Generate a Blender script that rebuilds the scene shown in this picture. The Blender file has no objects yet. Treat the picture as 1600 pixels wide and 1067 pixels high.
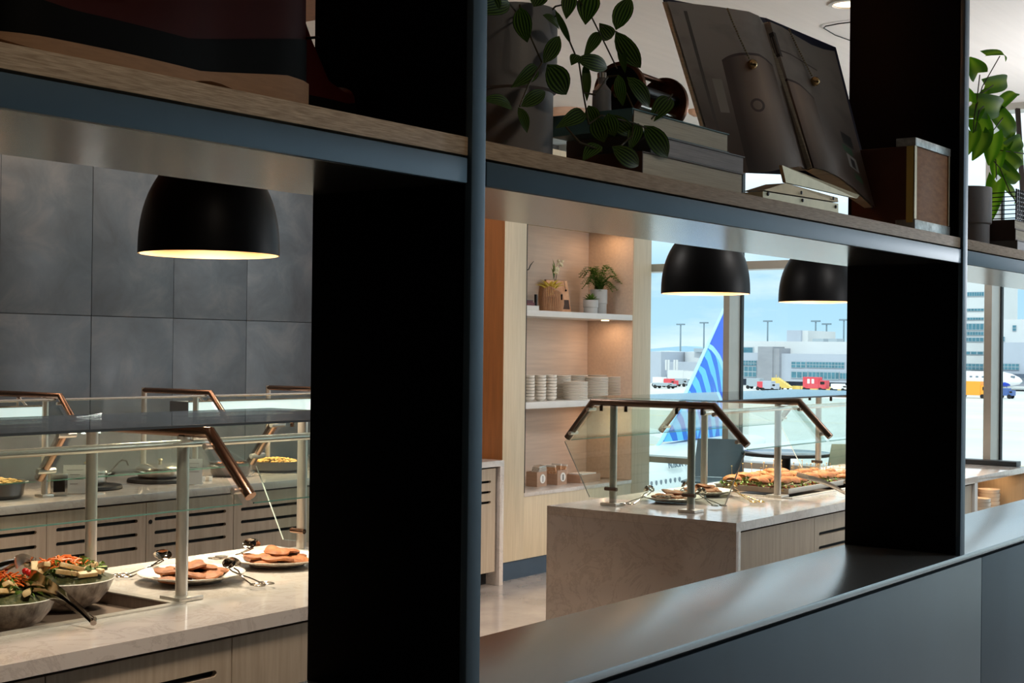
import bpy, bmesh, math, random
from math import pi, sin, cos, radians, sqrt, atan2, atan
from mathutils import Vector, Matrix, Euler
from mathutils.geometry import intersect_line_plane

random.seed(7)
SC = bpy.context.scene
COL = SC.collection

# ------------------------------------------------------------------ camera
FPX, EYE = 2215.0, 1.70
ROLL, PITCH, AZ = 0.0115, atan(12.5 / 2215.0), atan(1650.0 / 2215.0)
_F = Vector((cos(AZ) * cos(PITCH), sin(AZ) * cos(PITCH), sin(PITCH)))
_R0 = Vector((sin(AZ), -cos(AZ), 0))
_U0 = _R0.cross(_F)
_R = _R0 * cos(ROLL) + _U0 * sin(ROLL)
_U = _R.cross(_F)
CAM = Vector((0, 0, EYE))
cd = bpy.data.cameras.new('camera')
cam = bpy.data.objects.new('camera', cd)
COL.objects.link(cam)
m = Matrix((_R, _U, -_F)).transposed().to_4x4()
m.translation = CAM
cam.matrix_world = m
cd.sensor_width = 36.0
cd.lens = FPX / 1600.0 * 36.0
cd.clip_start = 0.05
cd.clip_end = 3000
SC.camera = cam


def ray(px, py):
    return _F + _R * ((px - 800.0) / FPX) - _U * ((py - 533.5) / FPX)


def at(px, py, Y):
    "point on the upright plane Y = const"
    d = ray(px, py)
    return CAM + d * (Y / d.y)


def atX(px, py, X):
    d = ray(px, py)
    return CAM + d * (X / d.x)


def atZ(px, py, Z):
    d = ray(px, py)
    return CAM + d * ((Z - EYE) / d.z)


# ------------------------------------------------------------------ view, sky, sun
SC.view_settings.view_transform = 'Standard'
SC.view_settings.look = 'None'
SC.view_settings.gamma = 1.0
SC.view_settings.use_curve_mapping = False
SC.view_settings.exposure = 0.13
SC.cycles.max_bounces = 10
SC.cycles.transparent_max_bounces = 24
SC.cycles.caustics_reflective = False
SC.cycles.caustics_refractive = False
SC.cycles.sample_clamp_indirect = 6.0
SC.cycles.use_denoising = True


def lin(c):
    out = []
    for v in c[:3]:
        v = v / 255.0
        out.append(v / 12.92 if v <= 0.04045 else ((v + 0.055) / 1.055) ** 2.4)
    return (out[0], out[1], out[2], 1.0)


W = bpy.data.worlds.new('sky')
SC.world = W
W.use_nodes = True
nt = W.node_tree
nt.nodes.clear()
N = nt.nodes.new
L = nt.links.new
wo = N('ShaderNodeOutputWorld')
bg = N('ShaderNodeBackground')
tc = N('ShaderNodeTexCoord')
sep = N('ShaderNodeSeparateXYZ')
L(tc.outputs['Generated'], sep.inputs[0])
ramp = N('ShaderNodeValToRGB')
ramp.color_ramp.elements[0].position = 0.0
ramp.color_ramp.elements[0].color = lin((176, 198, 212))
ramp.color_ramp.elements[1].position = 1.0
ramp.color_ramp.elements[1].color = lin((196, 220, 240))
for p_, c_ in ((0.02, (158, 190, 210)), (0.055, (152, 186, 210)), (0.13, (232, 240, 246)), (0.5, (240, 246, 250))):
    e = ramp.color_ramp.elements.new(p_)
    e.color = lin(c_)
L(sep.outputs['Z'], ramp.inputs[0])
mp = N('ShaderNodeMapping')
mp.inputs['Scale'].default_value = (1.0, 1.0, 4.5)
L(tc.outputs['Generated'], mp.inputs[0])
nz = N('ShaderNodeTexNoise')
nz.inputs['Scale'].default_value = 5.5
nz.inputs['Detail'].default_value = 9
nz.inputs['Roughness'].default_value = 0.58
L(mp.outputs[0], nz.inputs['Vector'])
cr = N('ShaderNodeValToRGB')
cr.color_ramp.elements[0].position = 0.47
cr.color_ramp.elements[1].position = 0.68
L(nz.outputs['Fac'], cr.inputs[0])
mx = N('ShaderNodeMix')
mx.data_type = 'RGBA'
mx.inputs['B'].default_value = lin((200, 210, 216))
L(cr.outputs[0], mx.inputs['Factor'])
L(ramp.outputs[0], mx.inputs['A'])
L(mx.outputs['Result'], bg.inputs['Color'])
bg.inputs['Strength'].default_value = 1.55
L(bg.outputs[0], wo.inputs[0])

sd = bpy.data.lights.new('sun', 'SUN')
sd.energy = 2.1
sd.angle = radians(2.0)
sd.color = (1.0, 0.95, 0.86)
so = bpy.data.objects.new('sun', sd)
COL.objects.link(so)
so.rotation_euler = Vector((0.62, 0.30, -0.72)).to_track_quat('-Z', 'Y').to_euler()


def area(name, loc, size, power, color, direction=(0, 0, -1), size_y=None, spread=None):
    d = bpy.data.lights.new(name, 'AREA')
    d.energy = power
    d.color = color
    d.size = size
    if size_y:
        d.shape = 'RECTANGLE'
        d.size_y = size_y
    if spread:
        d.spread = spread
    o = bpy.data.objects.new(name, d)
    COL.objects.link(o)
    o.location = loc
    o.rotation_euler = Vector(direction).to_track_quat('-Z', 'Y').to_euler()
    return o


def portal(name, loc, sx, sy, direction):
    o = area(name, loc, sx, 1.0, (1, 1, 1), direction, sy)
    o.data.cycles.is_portal = True
    return o


portal('window_portal', (10.72, 1.0, 1.78), 3.4, 13.0, (-1, 0, 0))

# ------------------------------------------------------------------ materials
def mat(name, col, rough=0.5, metal=0.0, spec=0.5, var=0.0, vscale=8.0, vstretch=(1, 1, 1), col2=None,
        bump=0.0, bscale=40.0, coat=0.0, coat_rough=0.05, rvar=0.0, aniso=0.0, ior=None, transmission=0.0, sub=0.0):
    M = bpy.data.materials.new(name)
    M.use_nodes = True
    t = M.node_tree
    b = t.nodes['Principled BSDF']
    c = lin(col)
    b.inputs['Base Color'].default_value = c
    b.inputs['Roughness'].default_value = rough
    b.inputs['Metallic'].default_value = metal
    b.inputs['Specular IOR Level'].default_value = spec
    b.inputs['Coat Weight'].default_value = coat
    b.inputs['Coat Roughness'].default_value = coat_rough
    if ior:
        b.inputs['IOR'].default_value = ior
    if transmission:
        b.inputs['Transmission Weight'].default_value = transmission
    if sub:
        b.inputs['Subsurface Weight'].default_value = sub
        b.inputs['Subsurface Radius'].default_value = (0.01, 0.01, 0.005)
    tcn = t.nodes.new('ShaderNodeTexCoord')
    mpn = t.nodes.new('ShaderNodeMapping')
    mpn.inputs['Scale'].default_value = vstretch
    t.links.new(tcn.outputs['Object'], mpn.inputs[0])
    if var or col2:
        n = t.nodes.new('ShaderNodeTexNoise')
        n.inputs['Scale'].default_value = vscale
        n.inputs['Detail'].default_value = 6
        n.inputs['Roughness'].default_value = 0.62
        t.links.new(mpn.outputs[0], n.inputs['Vector'])
        r = t.nodes.new('ShaderNodeValToRGB')
        r.color_ramp.elements[0].position = 0.34
        r.color_ramp.elements[1].position = 0.66
        if col2:
            c1, c2 = c, lin(col2)
        else:
            c1 = tuple(max(0, v * (1 - var)) for v in c[:3]) + (1,)
            c2 = tuple(min(1, v * (1 + var)) for v in c[:3]) + (1,)
        r.color_ramp.elements[0].color = c1
        r.color_ramp.elements[1].color = c2
        t.links.new(n.outputs['Fac'], r.inputs[0])
        t.links.new(r.outputs[0], b.inputs['Base Color'])
    if bump:
        n2 = t.nodes.new('ShaderNodeTexNoise')
        n2.inputs['Scale'].default_value = bscale
        n2.inputs['Detail'].default_value = 4
        t.links.new(mpn.outputs[0], n2.inputs['Vector'])
        bn = t.nodes.new('ShaderNodeBump')
        bn.inputs['Strength'].default_value = bump
        bn.inputs['Distance'].default_value = 0.01
        t.links.new(n2.outputs['Fac'], bn.inputs['Height'])
        t.links.new(bn.outputs[0], b.inputs['Normal'])
    if rvar:
        n3 = t.nodes.new('ShaderNodeTexNoise')
        n3.inputs['Scale'].default_value = vscale * 1.7
        t.links.new(mpn.outputs[0], n3.inputs['Vector'])
        mr = t.nodes.new('ShaderNodeMapRange')
        mr.inputs['To Min'].default_value = max(0.0, rough - rvar)
        mr.inputs['To Max'].default_value = min(1.0, rough + rvar)
        t.links.new(n3.outputs['Fac'], mr.inputs['Value'])
        t.links.new(mr.outputs[0], b.inputs['Roughness'])
    return M


def emit(name, col, strength):
    M = bpy.data.materials.new(name)
    M.use_nodes = True
    b = M.node_tree.nodes['Principled BSDF']
    b.inputs['Base Color'].default_value = (0.8, 0.8, 0.8, 1)
    b.inputs['Emission Color'].default_value = lin(col)
    b.inputs['Emission Strength'].default_value = strength
    return M


def glass(name, tint, refl=1.0, rough=0.0, f0=0.05):
    "thin sheet: what is behind shows through, the sky and the lamps mirror in it, more so at a glancing angle"
    M = bpy.data.materials.new(name)
    M.use_nodes = True
    t = M.node_tree
    t.nodes.clear()
    o = t.nodes.new('ShaderNodeOutputMaterial')
    tr = t.nodes.new('ShaderNodeBsdfTransparent')
    tr.inputs[0].default_value = tint
    g = t.nodes.new('ShaderNodeBsdfGlossy')
    g.inputs['Roughness'].default_value = rough
    lw = t.nodes.new('ShaderNodeLayerWeight')
    lw.inputs['Blend'].default_value = 0.5
    pw = t.nodes.new('ShaderNodeMath')
    pw.operation = 'POWER'
    pw.inputs[1].default_value = 5.0
    t.links.new(lw.outputs['Facing'], pw.inputs[0])
    mu = t.nodes.new('ShaderNodeMath')
    mu.operation = 'MULTIPLY_ADD'
    mu.inputs[1].default_value = (1.0 - f0) * refl
    mu.inputs[2].default_value = f0 * refl
    t.links.new(pw.outputs[0], mu.inputs[0])
    ms = t.nodes.new('ShaderNodeMixShader')
    t.links.new(mu.outputs[0], ms.inputs[0])
    t.links.new(tr.outputs[0], ms.inputs[1])
    t.links.new(g.outputs[0], ms.inputs[2])
    t.links.new(ms.outputs[0], o.inputs[0])
    return M


def tile_mat():
    M = mat('slate_tile', (66, 72, 76), rough=0.42, var=0.0, rvar=0.14, vscale=3.0)
    t = M.node_tree
    b = t.nodes['Principled BSDF']
    tcn = t.nodes.new('ShaderNodeTexCoord')
    oi = t.nodes.new('ShaderNodeObjectInfo')
    ad = t.nodes.new('ShaderNodeVectorMath')
    ad.operation = 'ADD'
    sc = t.nodes.new('ShaderNodeVectorMath')
    sc.operation = 'SCALE'
    sc.inputs['Scale'].default_value = 30.0
    t.links.new(oi.outputs['Location'], sc.inputs[0])
    t.links.new(tcn.outputs['Object'], ad.inputs[0])
    t.links.new(sc.outputs[0], ad.inputs[1])
    n = t.nodes.new('ShaderNodeTexNoise')
    n.inputs['Scale'].default_value = 3.2
    n.inputs['Detail'].default_value = 9
    n.inputs['Roughness'].default_value = 0.66
    n.inputs['Distortion'].default_value = 0.5
    t.links.new(ad.outputs[0], n.inputs['Vector'])
    r = t.nodes.new('ShaderNodeValToRGB')
    r.color_ramp.elements[0].position = 0.30
    r.color_ramp.elements[0].color = lin((54, 60, 66))
    r.color_ramp.elements[1].position = 0.74
    r.color_ramp.elements[1].color = lin((92, 96, 100))
    e = r.color_ramp.elements.new(0.5)
    e.color = lin((68, 77, 84))
    t.links.new(n.outputs['Fac'], r.inputs[0])
    t.links.new(r.outputs[0], b.inputs['Base Color'])
    return M


def quartz_mat():
    M = mat('quartz', (205, 200, 196), rough=0.10, coat=0.0, spec=0.6)
    t = M.node_tree
    b = t.nodes['Principled BSDF']
    tcn = t.nodes.new('ShaderNodeTexCoord')
    n = t.nodes.new('ShaderNodeTexNoise')
    n.inputs['Scale'].default_value = 5.0
    n.inputs['Detail'].default_value = 10
    n.inputs['Roughness'].default_value = 0.72
    n.inputs['Distortion'].default_value = 0.9
    t.links.new(tcn.outputs['Object'], n.inputs['Vector'])
    r = t.nodes.new('ShaderNodeValToRGB')
    cs = r.color_ramp
    cs.elements[0].position = 0.0
    cs.elements[0].color = lin((204, 194, 186))
    cs.elements[1].position = 1.0
    cs.elements[1].color = lin((198, 190, 183))
    for p_, c_ in ((0.47, (200, 191, 183)), (0.505, (184, 174, 166)), (0.54, (200, 191, 183))):
        e = cs.elements.new(p_)
        e.color = lin(c_)
    t.links.new(n.outputs['Fac'], r.inputs[0])
    t.links.new(r.outputs[0], b.inputs['Base Color'])
    return M


def leaf_mat(name, c1, c2, stripes=9.0, thru=0.25):
    "striped along the leaf: u runs across the blade, stored in the UV map"
    M = bpy.data.materials.new(name)
    M.use_nodes = True
    t = M.node_tree
    b = t.nodes['Principled BSDF']
    b.inputs['Roughness'].default_value = 0.5
    b.inputs['Specular IOR Level'].default_value = 0.2
    uv = t.nodes.new('ShaderNodeUVMap')
    w = t.nodes.new('ShaderNodeTexWave')
    w.wave_type = 'BANDS'
    w.bands_direction = 'X'
    w.inputs['Scale'].default_value = stripes
    w.inputs['Distortion'].default_value = 0.4
    t.links.new(uv.outputs[0], w.inputs['Vector'])
    r = t.nodes.new('ShaderNodeValToRGB')
    r.color_ramp.elements[0].color = lin(c1)
    r.color_ramp.elements[1].color = lin(c2)
    r.color_ramp.elements[0].position = 0.25
    t.links.new(w.outputs['Fac'], r.inputs[0])
    t.links.new(r.outputs[0], b.inputs['Base Color'])
    tl = t.nodes.new('ShaderNodeBsdfTranslucent')
    t.links.new(r.outputs[0], tl.inputs[0])
    ms = t.nodes.new('ShaderNodeMixShader')
    ms.inputs[0].default_value = thru
    o = t.nodes['Material Output']
    t.links.new(b.outputs[0], ms.inputs[1])
    t.links.new(tl.outputs[0], ms.inputs[2])
    t.links.new(ms.outputs[0], o.inputs[0])
    return M


M = {}
M['lacquer'] = mat('black_lacquer', (3, 4, 9), rough=0.45, spec=0.10)
M['ledge'] = mat('dark_ledge_lacquer', (160, 168, 174), rough=0.25, metal=0.8)
M['underside'] = mat('shelf_underside_lacquer', (104, 105, 106), rough=0.18, metal=0.75)
M['navy_metal'] = mat('navy_metal', (76, 98, 114), rough=0.44, spec=0.8, metal=0.6, var=0.06, vscale=4)
M['panel_navy'] = mat('navy_panel', (44, 60, 74), rough=0.38, spec=0.8, metal=0.5, var=0.12, vscale=3, vstretch=(1, 1, 0.3))
M['shelf_oak'] = mat('grey_oak', (150, 126, 100), rough=0.6, col2=(206, 184, 156), vscale=26, vstretch=(1.0, 1.0, 22), bump=0.15, bscale=120)
M['tile'] = tile_mat()
M['grout'] = mat('grout', (40, 40, 42), rough=0.9, var=0.1)
M['quartz'] = quartz_mat()
M['oak_grey'] = mat('washed_oak', (158, 142, 122), rough=0.5, col2=(176, 160, 140), vscale=5, vstretch=(9, 9, 0.5), bump=0.04, bscale=90)
M['oak_niche'] = mat('niche_oak', (196, 176, 160), rough=0.5, col2=(208, 188, 170), vscale=5, vstretch=(0.5, 9, 9))
M['oak_pale'] = mat('pale_oak', (192, 176, 148), rough=0.48, col2=(206, 190, 162), vscale=5, vstretch=(9, 9, 0.5), bump=0.03, bscale=90)
M['oak_amber'] = mat('amber_wood', (116, 68, 28), rough=0.5, col2=(132, 78, 34), vscale=5, vstretch=(7, 7, 0.5))
M['slot'] = mat('slot_black', (8, 8, 9), rough=0.7)
M['steel'] = mat('brushed_steel', (206, 198, 188), rough=0.3, metal=0.72, var=0.06, vscale=40, vstretch=(1, 1, 0.2))
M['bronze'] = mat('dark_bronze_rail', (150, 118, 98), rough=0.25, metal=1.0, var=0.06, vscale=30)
M['steel_dark'] = mat('well_steel', (124, 106, 94), rough=0.38, metal=0.35, var=0.15, vscale=18, vstretch=(1, 6, 1))
M['chrome'] = mat('polished_steel', (224, 218, 210), rough=0.2, metal=0.85, var=0.02)
M['tong_steel'] = mat('tong_steel', (158, 148, 138), rough=0.12, metal=1.0, var=0.03)
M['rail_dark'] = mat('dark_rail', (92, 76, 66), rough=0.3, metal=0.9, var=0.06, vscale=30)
M['housing_glow'] = emit('housing_front_glow', (226, 244, 244), 0.75)  # emission gives the lamp housing front its bright white look
M['edge_glass'] = mat('glass_edge', (120, 168, 152), rough=0.1, spec=0.8, transmission=0.4)
M['glass'] = glass('guard_glass', (0.90, 0.955, 0.935, 1))
M['pane'] = glass('window_glass', (0.93, 0.985, 0.99, 1), refl=0.35)
M['mullion'] = mat('mullion_aluminium', (168, 166, 158), rough=0.35, metal=0.3, var=0.04)
M['gasket'] = mat('gasket_black', (14, 22, 26), rough=0.6)
M['white_paint'] = mat('white_paint', (214, 212, 208), rough=0.55, var=0.03)
M['ceiling'] = mat('ceiling_plaster', (214, 210, 206), rough=0.9, var=0.03, vscale=3, vstretch=(0.3, 6, 1))
M['wall'] = mat('wall_plaster', (84, 80, 78), rough=0.85, var=0.04)
M['floor'] = mat('polished_concrete', (120, 114, 110), rough=0.16, spec=0.6, col2=(152, 144, 138), vscale=1.6, rvar=0.06)
M['baseb'] = mat('navy_baseboard', (54, 70, 86), rough=0.5, var=0.05)
M['lamp_black'] = mat('lamp_black', (4, 4, 5), rough=0.42, spec=0.08)
M['lamp_inner'] = mat('lamp_inner_copper', (236, 196, 150), rough=0.5, var=0.03)
M['bulb'] = emit('bulb_glow', (255, 205, 140), 14.0)
M['led'] = emit('led_glow', (255, 214, 160), 5.0)
M['cord'] = mat('black_cord', (12, 12, 12), rough=0.6)
M['ceramic'] = mat('white_ceramic', (228, 220, 208), rough=0.22, var=0.03, vscale=20)
M['speckle'] = mat('speckled_ceramic', (216, 206, 194), rough=0.3, col2=(122, 108, 96), vscale=34, vstretch=(1, 1, 0.35))
M['speckle_in'] = mat('glazed_white', (232, 226, 216), rough=0.2, var=0.02)
M['pot'] = mat('grey_ceramic_pot', (138, 140, 146), rough=0.5, var=0.06, vscale=9, bump=0.05, bscale=120)
M['pot_white'] = mat('pale_ceramic_pot', (176, 176, 174), rough=0.45, var=0.04, vscale=9)
M['soil'] = mat('potting_soil', (36, 27, 20), rough=0.95, var=0.3, vscale=60, bump=0.5, bscale=80)
M['stem'] = mat('plant_stem', (58, 52, 26), rough=0.6, var=0.15)
M['leaf'] = leaf_mat('peperomia_leaf', (20, 46, 14), (84, 116, 44), 1.9)
M['leaf2'] = leaf_mat('pothos_leaf', (86, 146, 26), (150, 200, 50), 0.35, thru=0.6)
M['fern'] = leaf_mat('fern_leaf', (58, 92, 34), (104, 136, 50), 0.5)
M['yleaf'] = leaf_mat('yellow_bromeliad', (214, 178, 60), (240, 220, 120), 0.6)
M['flower'] = mat('cream_flower', (232, 222, 190), rough=0.7, var=0.05, vscale=50)
M['paper'] = mat('page_edges', (236, 233, 218), rough=0.8, col2=(204, 200, 184), vscale=8, vstretch=(1, 1, 60))
M['paper_grey'] = mat('page_edges_grey', (196, 198, 204), rough=0.8, col2=(158, 160, 168), vscale=8, vstretch=(1, 1, 60))
M['cover_brown'] = mat('brown_book_cover', (72, 48, 34), rough=0.6, var=0.12, vscale=20)
M['cover_teal'] = mat('teal_book_cover', (70, 112, 118), rough=0.55, var=0.1)
M['cover_navy'] = mat('navy_book_cover', (28, 34, 70), rough=0.5, var=0.1)
M['cover_grey'] = mat('grey_book_cover', (120, 122, 126), rough=0.6, var=0.1)
M['brass'] = mat('brass', (176, 164, 134), rough=0.4, metal=0.7, var=0.10, vscale=24)
M['brass_shiny'] = mat('polished_brass', (200, 168, 120), rough=0.16, metal=1.0)
M['copper'] = mat('aged_copper', (150, 96, 62), rough=0.3, metal=0.9, col2=(84, 50, 36), vscale=22)
M['dark_metal'] = mat('dark_metal', (26, 24, 24), rough=0.4, metal=0.6)
M['box_wood'] = mat('box_plywood', (176, 116, 68), rough=0.6, col2=(200, 140, 88), vscale=30, vstretch=(1, 1, 3))
M['box_dark'] = mat('box_dark_wood', (84, 44, 24), rough=0.55, var=0.14, vscale=14)
M['tin'] = mat('scuffed_tin', (128, 132, 130), rough=0.35, metal=0.7, col2=(220, 224, 222), vscale=26)
M['red_leather'] = mat('oxblood_leather', (52, 5, 4), rough=0.5, spec=0.14, var=0.15, vscale=12, bump=0.03, bscale=50)
M['black_leather'] = mat('black_leather', (5, 5, 6), rough=0.6, spec=0.08, var=0.2, vscale=12)
M['sole'] = mat('tan_sole', (158, 122, 92), rough=0.7, var=0.1, vscale=30, vstretch=(1, 1, 8))
M['black_matte'] = mat('matte_black', (22, 24, 26), rough=0.55, var=0.05)
M['bread'] = mat('baked_bread', (128, 66, 24), rough=0.6, col2=(188, 122, 58), vscale=14, bump=0.3, bscale=60)
M['crumb'] = mat('bread_crumb', (238, 214, 168), rough=0.8, var=0.08, vscale=50, bump=0.3, bscale=120)
M['flat'] = mat('flatbread', (164, 98, 48), rough=0.65, col2=(116, 62, 28), vscale=22, bump=0.4, bscale=50)
M['green'] = mat('lettuce', (44, 72, 22), rough=0.5, col2=(116, 142, 54), vscale=30)
M['chopped'] = mat('chopped_salad', (40, 54, 22), rough=0.7, col2=(92, 84, 44), vscale=60, bump=0.5, bscale=90)
M['cheese'] = mat('halloumi', (232, 204, 158), rough=0.5, col2=(206, 160, 104), vscale=24)
M['carrot'] = mat('carrot', (230, 112, 34), rough=0.45, var=0.1, vscale=30)
M['tomato'] = mat('tomato', (196, 26, 22), rough=0.2, var=0.08)
M['cucumber'] = mat('cucumber', (178, 196, 120), rough=0.35, var=0.08)
M['cucumber_skin'] = mat('cucumber_skin', (36, 62, 26), rough=0.35, var=0.1)
M['olive'] = mat('olive', (40, 30, 30), rough=0.25, var=0.1)
M['ham'] = mat('cured_ham', (172, 70, 56), rough=0.4, var=0.15, vscale=40)
M['pasta'] = mat('roast_potato', (214, 158, 70), rough=0.5, col2=(232, 192, 110), vscale=30)
M['pan_grey'] = mat('pan_grey', (104, 104, 106), rough=0.3, metal=0.8, var=0.1)
M['toothpick'] = mat('bamboo_pick', (206, 176, 116), rough=0.6)
M['acrylic'] = glass('acrylic', (0.97, 0.98, 0.98, 1))
M['card'] = mat('menu_card', (238, 240, 242), rough=0.6)
M['ink'] = mat('ink_black', (26, 26, 28), rough=0.6)
M['crate'] = mat('crate_wood', (176, 142, 118), rough=0.6, var=0.08, vscale=10, vstretch=(1, 1, 5))
M['kraft'] = mat('kraft_print', (206, 134, 84), rough=0.6, col2=(240, 214, 180), vscale=70)
M['white_card'] = mat('white_card', (236, 232, 226), rough=0.6)
M['wrap'] = mat('wrapped_cutlery', (148, 136, 124), rough=0.35, col2=(226, 218, 206), vscale=60)
M['basket'] = mat('basket_wood', (186, 136, 98), rough=0.6, var=0.12, vscale=20)
M['basket_dark'] = mat('basket_gap', (70, 40, 24), rough=0.7)
M['chair_blue'] = mat('blue_grey_shell', (70, 92, 108), rough=0.4, var=0.05)
M['chair_green'] = mat('grey_green_shell', (120, 136, 126), rough=0.4, var=0.05)
M['table_top'] = mat('dark_table_laminate', (52, 66, 80), rough=0.14, spec=0.7)
M['table_edge'] = mat('black_table_edge', (16, 24, 30), rough=0.4)
M['stripe_print'] = mat('spine_print', (150, 60, 52), rough=0.6, col2=(60, 58, 66), vscale=60, vstretch=(6, 1, 1))


# ------------------------------------------------------------------ mesh helpers
class B:
    def __init__(s, off=(0, 0, 0)):
        s.bm = bmesh.new()
        s.fl = s.bm.faces.layers.int.new('flat')
        s.o = Vector(off)
        s.uv = None

    def v(s, p):
        return s.bm.verts.new(Vector(p) - s.o)

    def box(s, x0, x1, y0, y1, z0, z1, bev=0.0, Mx=None):
        t = bmesh.new()
        vs = [t.verts.new((x, y, z)) for x in (x0, x1) for y in (y0, y1) for z in (z0, z1)]
        for f in ((0, 1, 3, 2), (4, 6, 7, 5), (0, 4, 5, 1), (2, 3, 7, 6), (0, 2, 6, 4), (1, 5, 7, 3)):
            t.faces.new([vs[i] for i in f])
        if bev:
            bmesh.ops.bevel(t, geom=list(t.edges), offset=bev, segments=2, affect='EDGES', profile=0.6)
        s._merge(t, Mx, True)
        return s

    def _merge(s, t, Mx=None, flat=False):
        mp_ = {}
        for v_ in t.verts:
            p = v_.co if Mx is None else Mx @ v_.co
            mp_[v_] = s.bm.verts.new(p - s.o)
        for f in t.faces:
            try:
                nf = s.bm.faces.new([mp_[q] for q in f.verts])
                if flat:
                    nf[s.fl] = 1
            except ValueError:
                pass
        t.free()

    def obox(s, c, sx, sy, sz, rz=0, rx=0, ry=0, bev=0.0):
        Mx = Matrix.Translation(Vector(c)) @ Euler((rx, ry, rz)).to_matrix().to_4x4()
        return s.box(-sx / 2, sx / 2, -sy / 2, sy / 2, -sz / 2, sz / 2, bev, Mx)

    def tube(s, pts, r, n=8, cap=True, flat=1.0):
        P = [Vector(p) for p in pts]
        k = len(P)
        R_ = r if isinstance(r, (list, tuple)) else [r] * k
        rings = []
        up = Vector((0, 0, 1))
        prev = None
        for i in range(k):
            if i == 0:
                d = P[1] - P[0]
            elif i == k - 1:
                d = P[-1] - P[-2]
            else:
                d = (P[i + 1] - P[i]).normalized() + (P[i] - P[i - 1]).normalized()
            d.normalize()
            if prev is None:
                a = up if abs(d.z) < 0.9 else Vector((0, 1, 0))
                u = (a - d * a.dot(d)).normalized()
            else:
                u = (prev - d * prev.dot(d)).normalized()
            prev = u
            w = d.cross(u)
            sc = 1.0
            if 0 < i < k - 1:
                c_ = (P[i + 1] - P[i]).normalized().dot((P[i] - P[i - 1]).normalized())
                sc = 1.0 / max(0.5, sqrt((1 + c_) / 2))
            rings.append([s.v(P[i] + u * R_[i] * flat * cos(2 * pi * j / n) * (sc if abs(u.z) > 0.5 else 1) + w * R_[i] * sin(2 * pi * j / n)) for j in range(n)])
        for a, b in zip(rings, rings[1:]):
            for j in range(n):
                s.bm.faces.new((a[j], a[(j + 1) % n], b[(j + 1) % n], b[j]))
        if cap:
            s.bm.faces.new(list(reversed(rings[0])))
            s.bm.faces.new(rings[-1])
        return s

    def lathe(s, prof, c=(0, 0, 0), n=32, sx=1.0, sy=1.0, Mx=None):
        "profile of (r, z), turned about z"
        rings = []
        for r, z in prof:
            if r < 1e-6:
                p = Vector((0, 0, z))
                p = (Mx @ p) if Mx else p
                rings.append([s.v(Vector(c) + p)])
            else:
                ring = []
                for j in range(n):
                    a = 2 * pi * j / n
                    p = Vector((r * cos(a) * sx, r * sin(a) * sy, z))
                    p = (Mx @ p) if Mx else p
                    ring.append(s.v(Vector(c) + p))
                rings.append(ring)
        for a, b in zip(rings, rings[1:]):
            if len(a) == 1 and len(b) == 1:
                continue
            for j in range(n):
                if len(a) == 1:
                    s.bm.faces.new((a[0], b[(j + 1) % n], b[j]))
                elif len(b) == 1:
                    s.bm.faces.new((a[j], a[(j + 1) % n], b[0]))
                else:
                    s.bm.faces.new((a[j], a[(j + 1) % n], b[(j + 1) % n], b[j]))
        return s

    def prism(s, poly, vec, holes=()):
        "planar outline (3D points) pushed along vec, with optional holes"
        vec = Vector(vec)
        if not holes:
            a = [s.v(p) for p in poly]
            b = [s.v(Vector(p) + vec) for p in poly]
            s.bm.faces.new(a)
            s.bm.faces.new(list(reversed(b)))
            for i in range(len(a)):
                j = (i + 1) % len(a)
                s.bm.faces.new((a[j], a[i], b[i], b[j]))
            return s
        t = bmesh.new()
        loops = []
        for lp in [poly] + list(holes):
            vs = [t.verts.new(p) for p in lp]
            for i in range(len(vs)):
                t.edges.new((vs[i], vs[(i + 1) % len(vs)]))
            loops.append(vs)
        bmesh.ops.triangle_fill(t, edges=list(t.edges), use_beauty=True)
        faces = list(t.faces)
        mpd = {v_: t.verts.new(v_.co + vec) for v_ in list(t.verts)}
        for f in faces:
            t.faces.new([mpd[q] for q in reversed(f.verts)])
        for vs in loops:
            for i in range(len(vs)):
                j = (i + 1) % len(vs)
                t.faces.new((vs[i], vs[j], mpd[vs[j]], mpd[vs[i]]))
        bmesh.ops.recalc_face_normals(t, faces=list(t.faces))
        s._merge(t)
        return s

    def ball(s, c, r, sx=1, sy=1, sz=1, sub=2, jit=0.0, Mx=None):
        t = bmesh.new()
        bmesh.ops.create_icosphere(t, subdivisions=sub, radius=r)
        for v_ in t.verts:
            k = 1 + random.uniform(-jit, jit)
            v_.co = Vector((v_.co.x * sx * k, v_.co.y * sy * k, v_.co.z * sz * k))
        T = Matrix.Translation(Vector(c))
        if Mx:
            T = T @ Mx
        s._merge(t, T)
        return s

    def leaf(s, base, tip, width, nrm, bend=0.18, heart=0.0, nu=7, cup=0.12):
        "one blade with a bent spine and a folded midrib; UV u runs across, v along"
        base, tip, nrm = Vector(base), Vector(tip), Vector(nrm)
        d = tip - base
        ln = d.length
        d.normalize()
        side = d.cross(nrm).normalized()
        nn = side.cross(d).normalized()
        if s.uv is None:
            s.uv = s.bm.loops.layers.uv.new('UVMap')
        rows = []
        ss = (-1, -0.5, 0, 0.5, 1)
        for i in range(nu + 1):
            t_ = i / nu
            wf = (sin(pi * min(1, t_ ** (0.62 if heart else 0.8))) ** 0.85) if 0 < t_ < 1 else 0.03
            if heart:
                wf = max(0.05, (1 - t_) ** 0.75 * (t_ + 0.12) ** 0.35 * 1.45)
            row = []
            for q in ss:
                back = -heart * ln * 0.22 * abs(q) if t_ < 0.3 else 0
                p = base + d * (t_ * ln + back * (1 - t_ / 0.3 if t_ < 0.3 else 0)) + side * (q * wf * width / 2) \
                    + nn * (-bend * ln * (t_ - 0.5) ** 2 * 2 + abs(q) * wf * width * cup)
                row.append((s.v(p), ((q + 1) / 2, t_)))
            rows.append(row)
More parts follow.
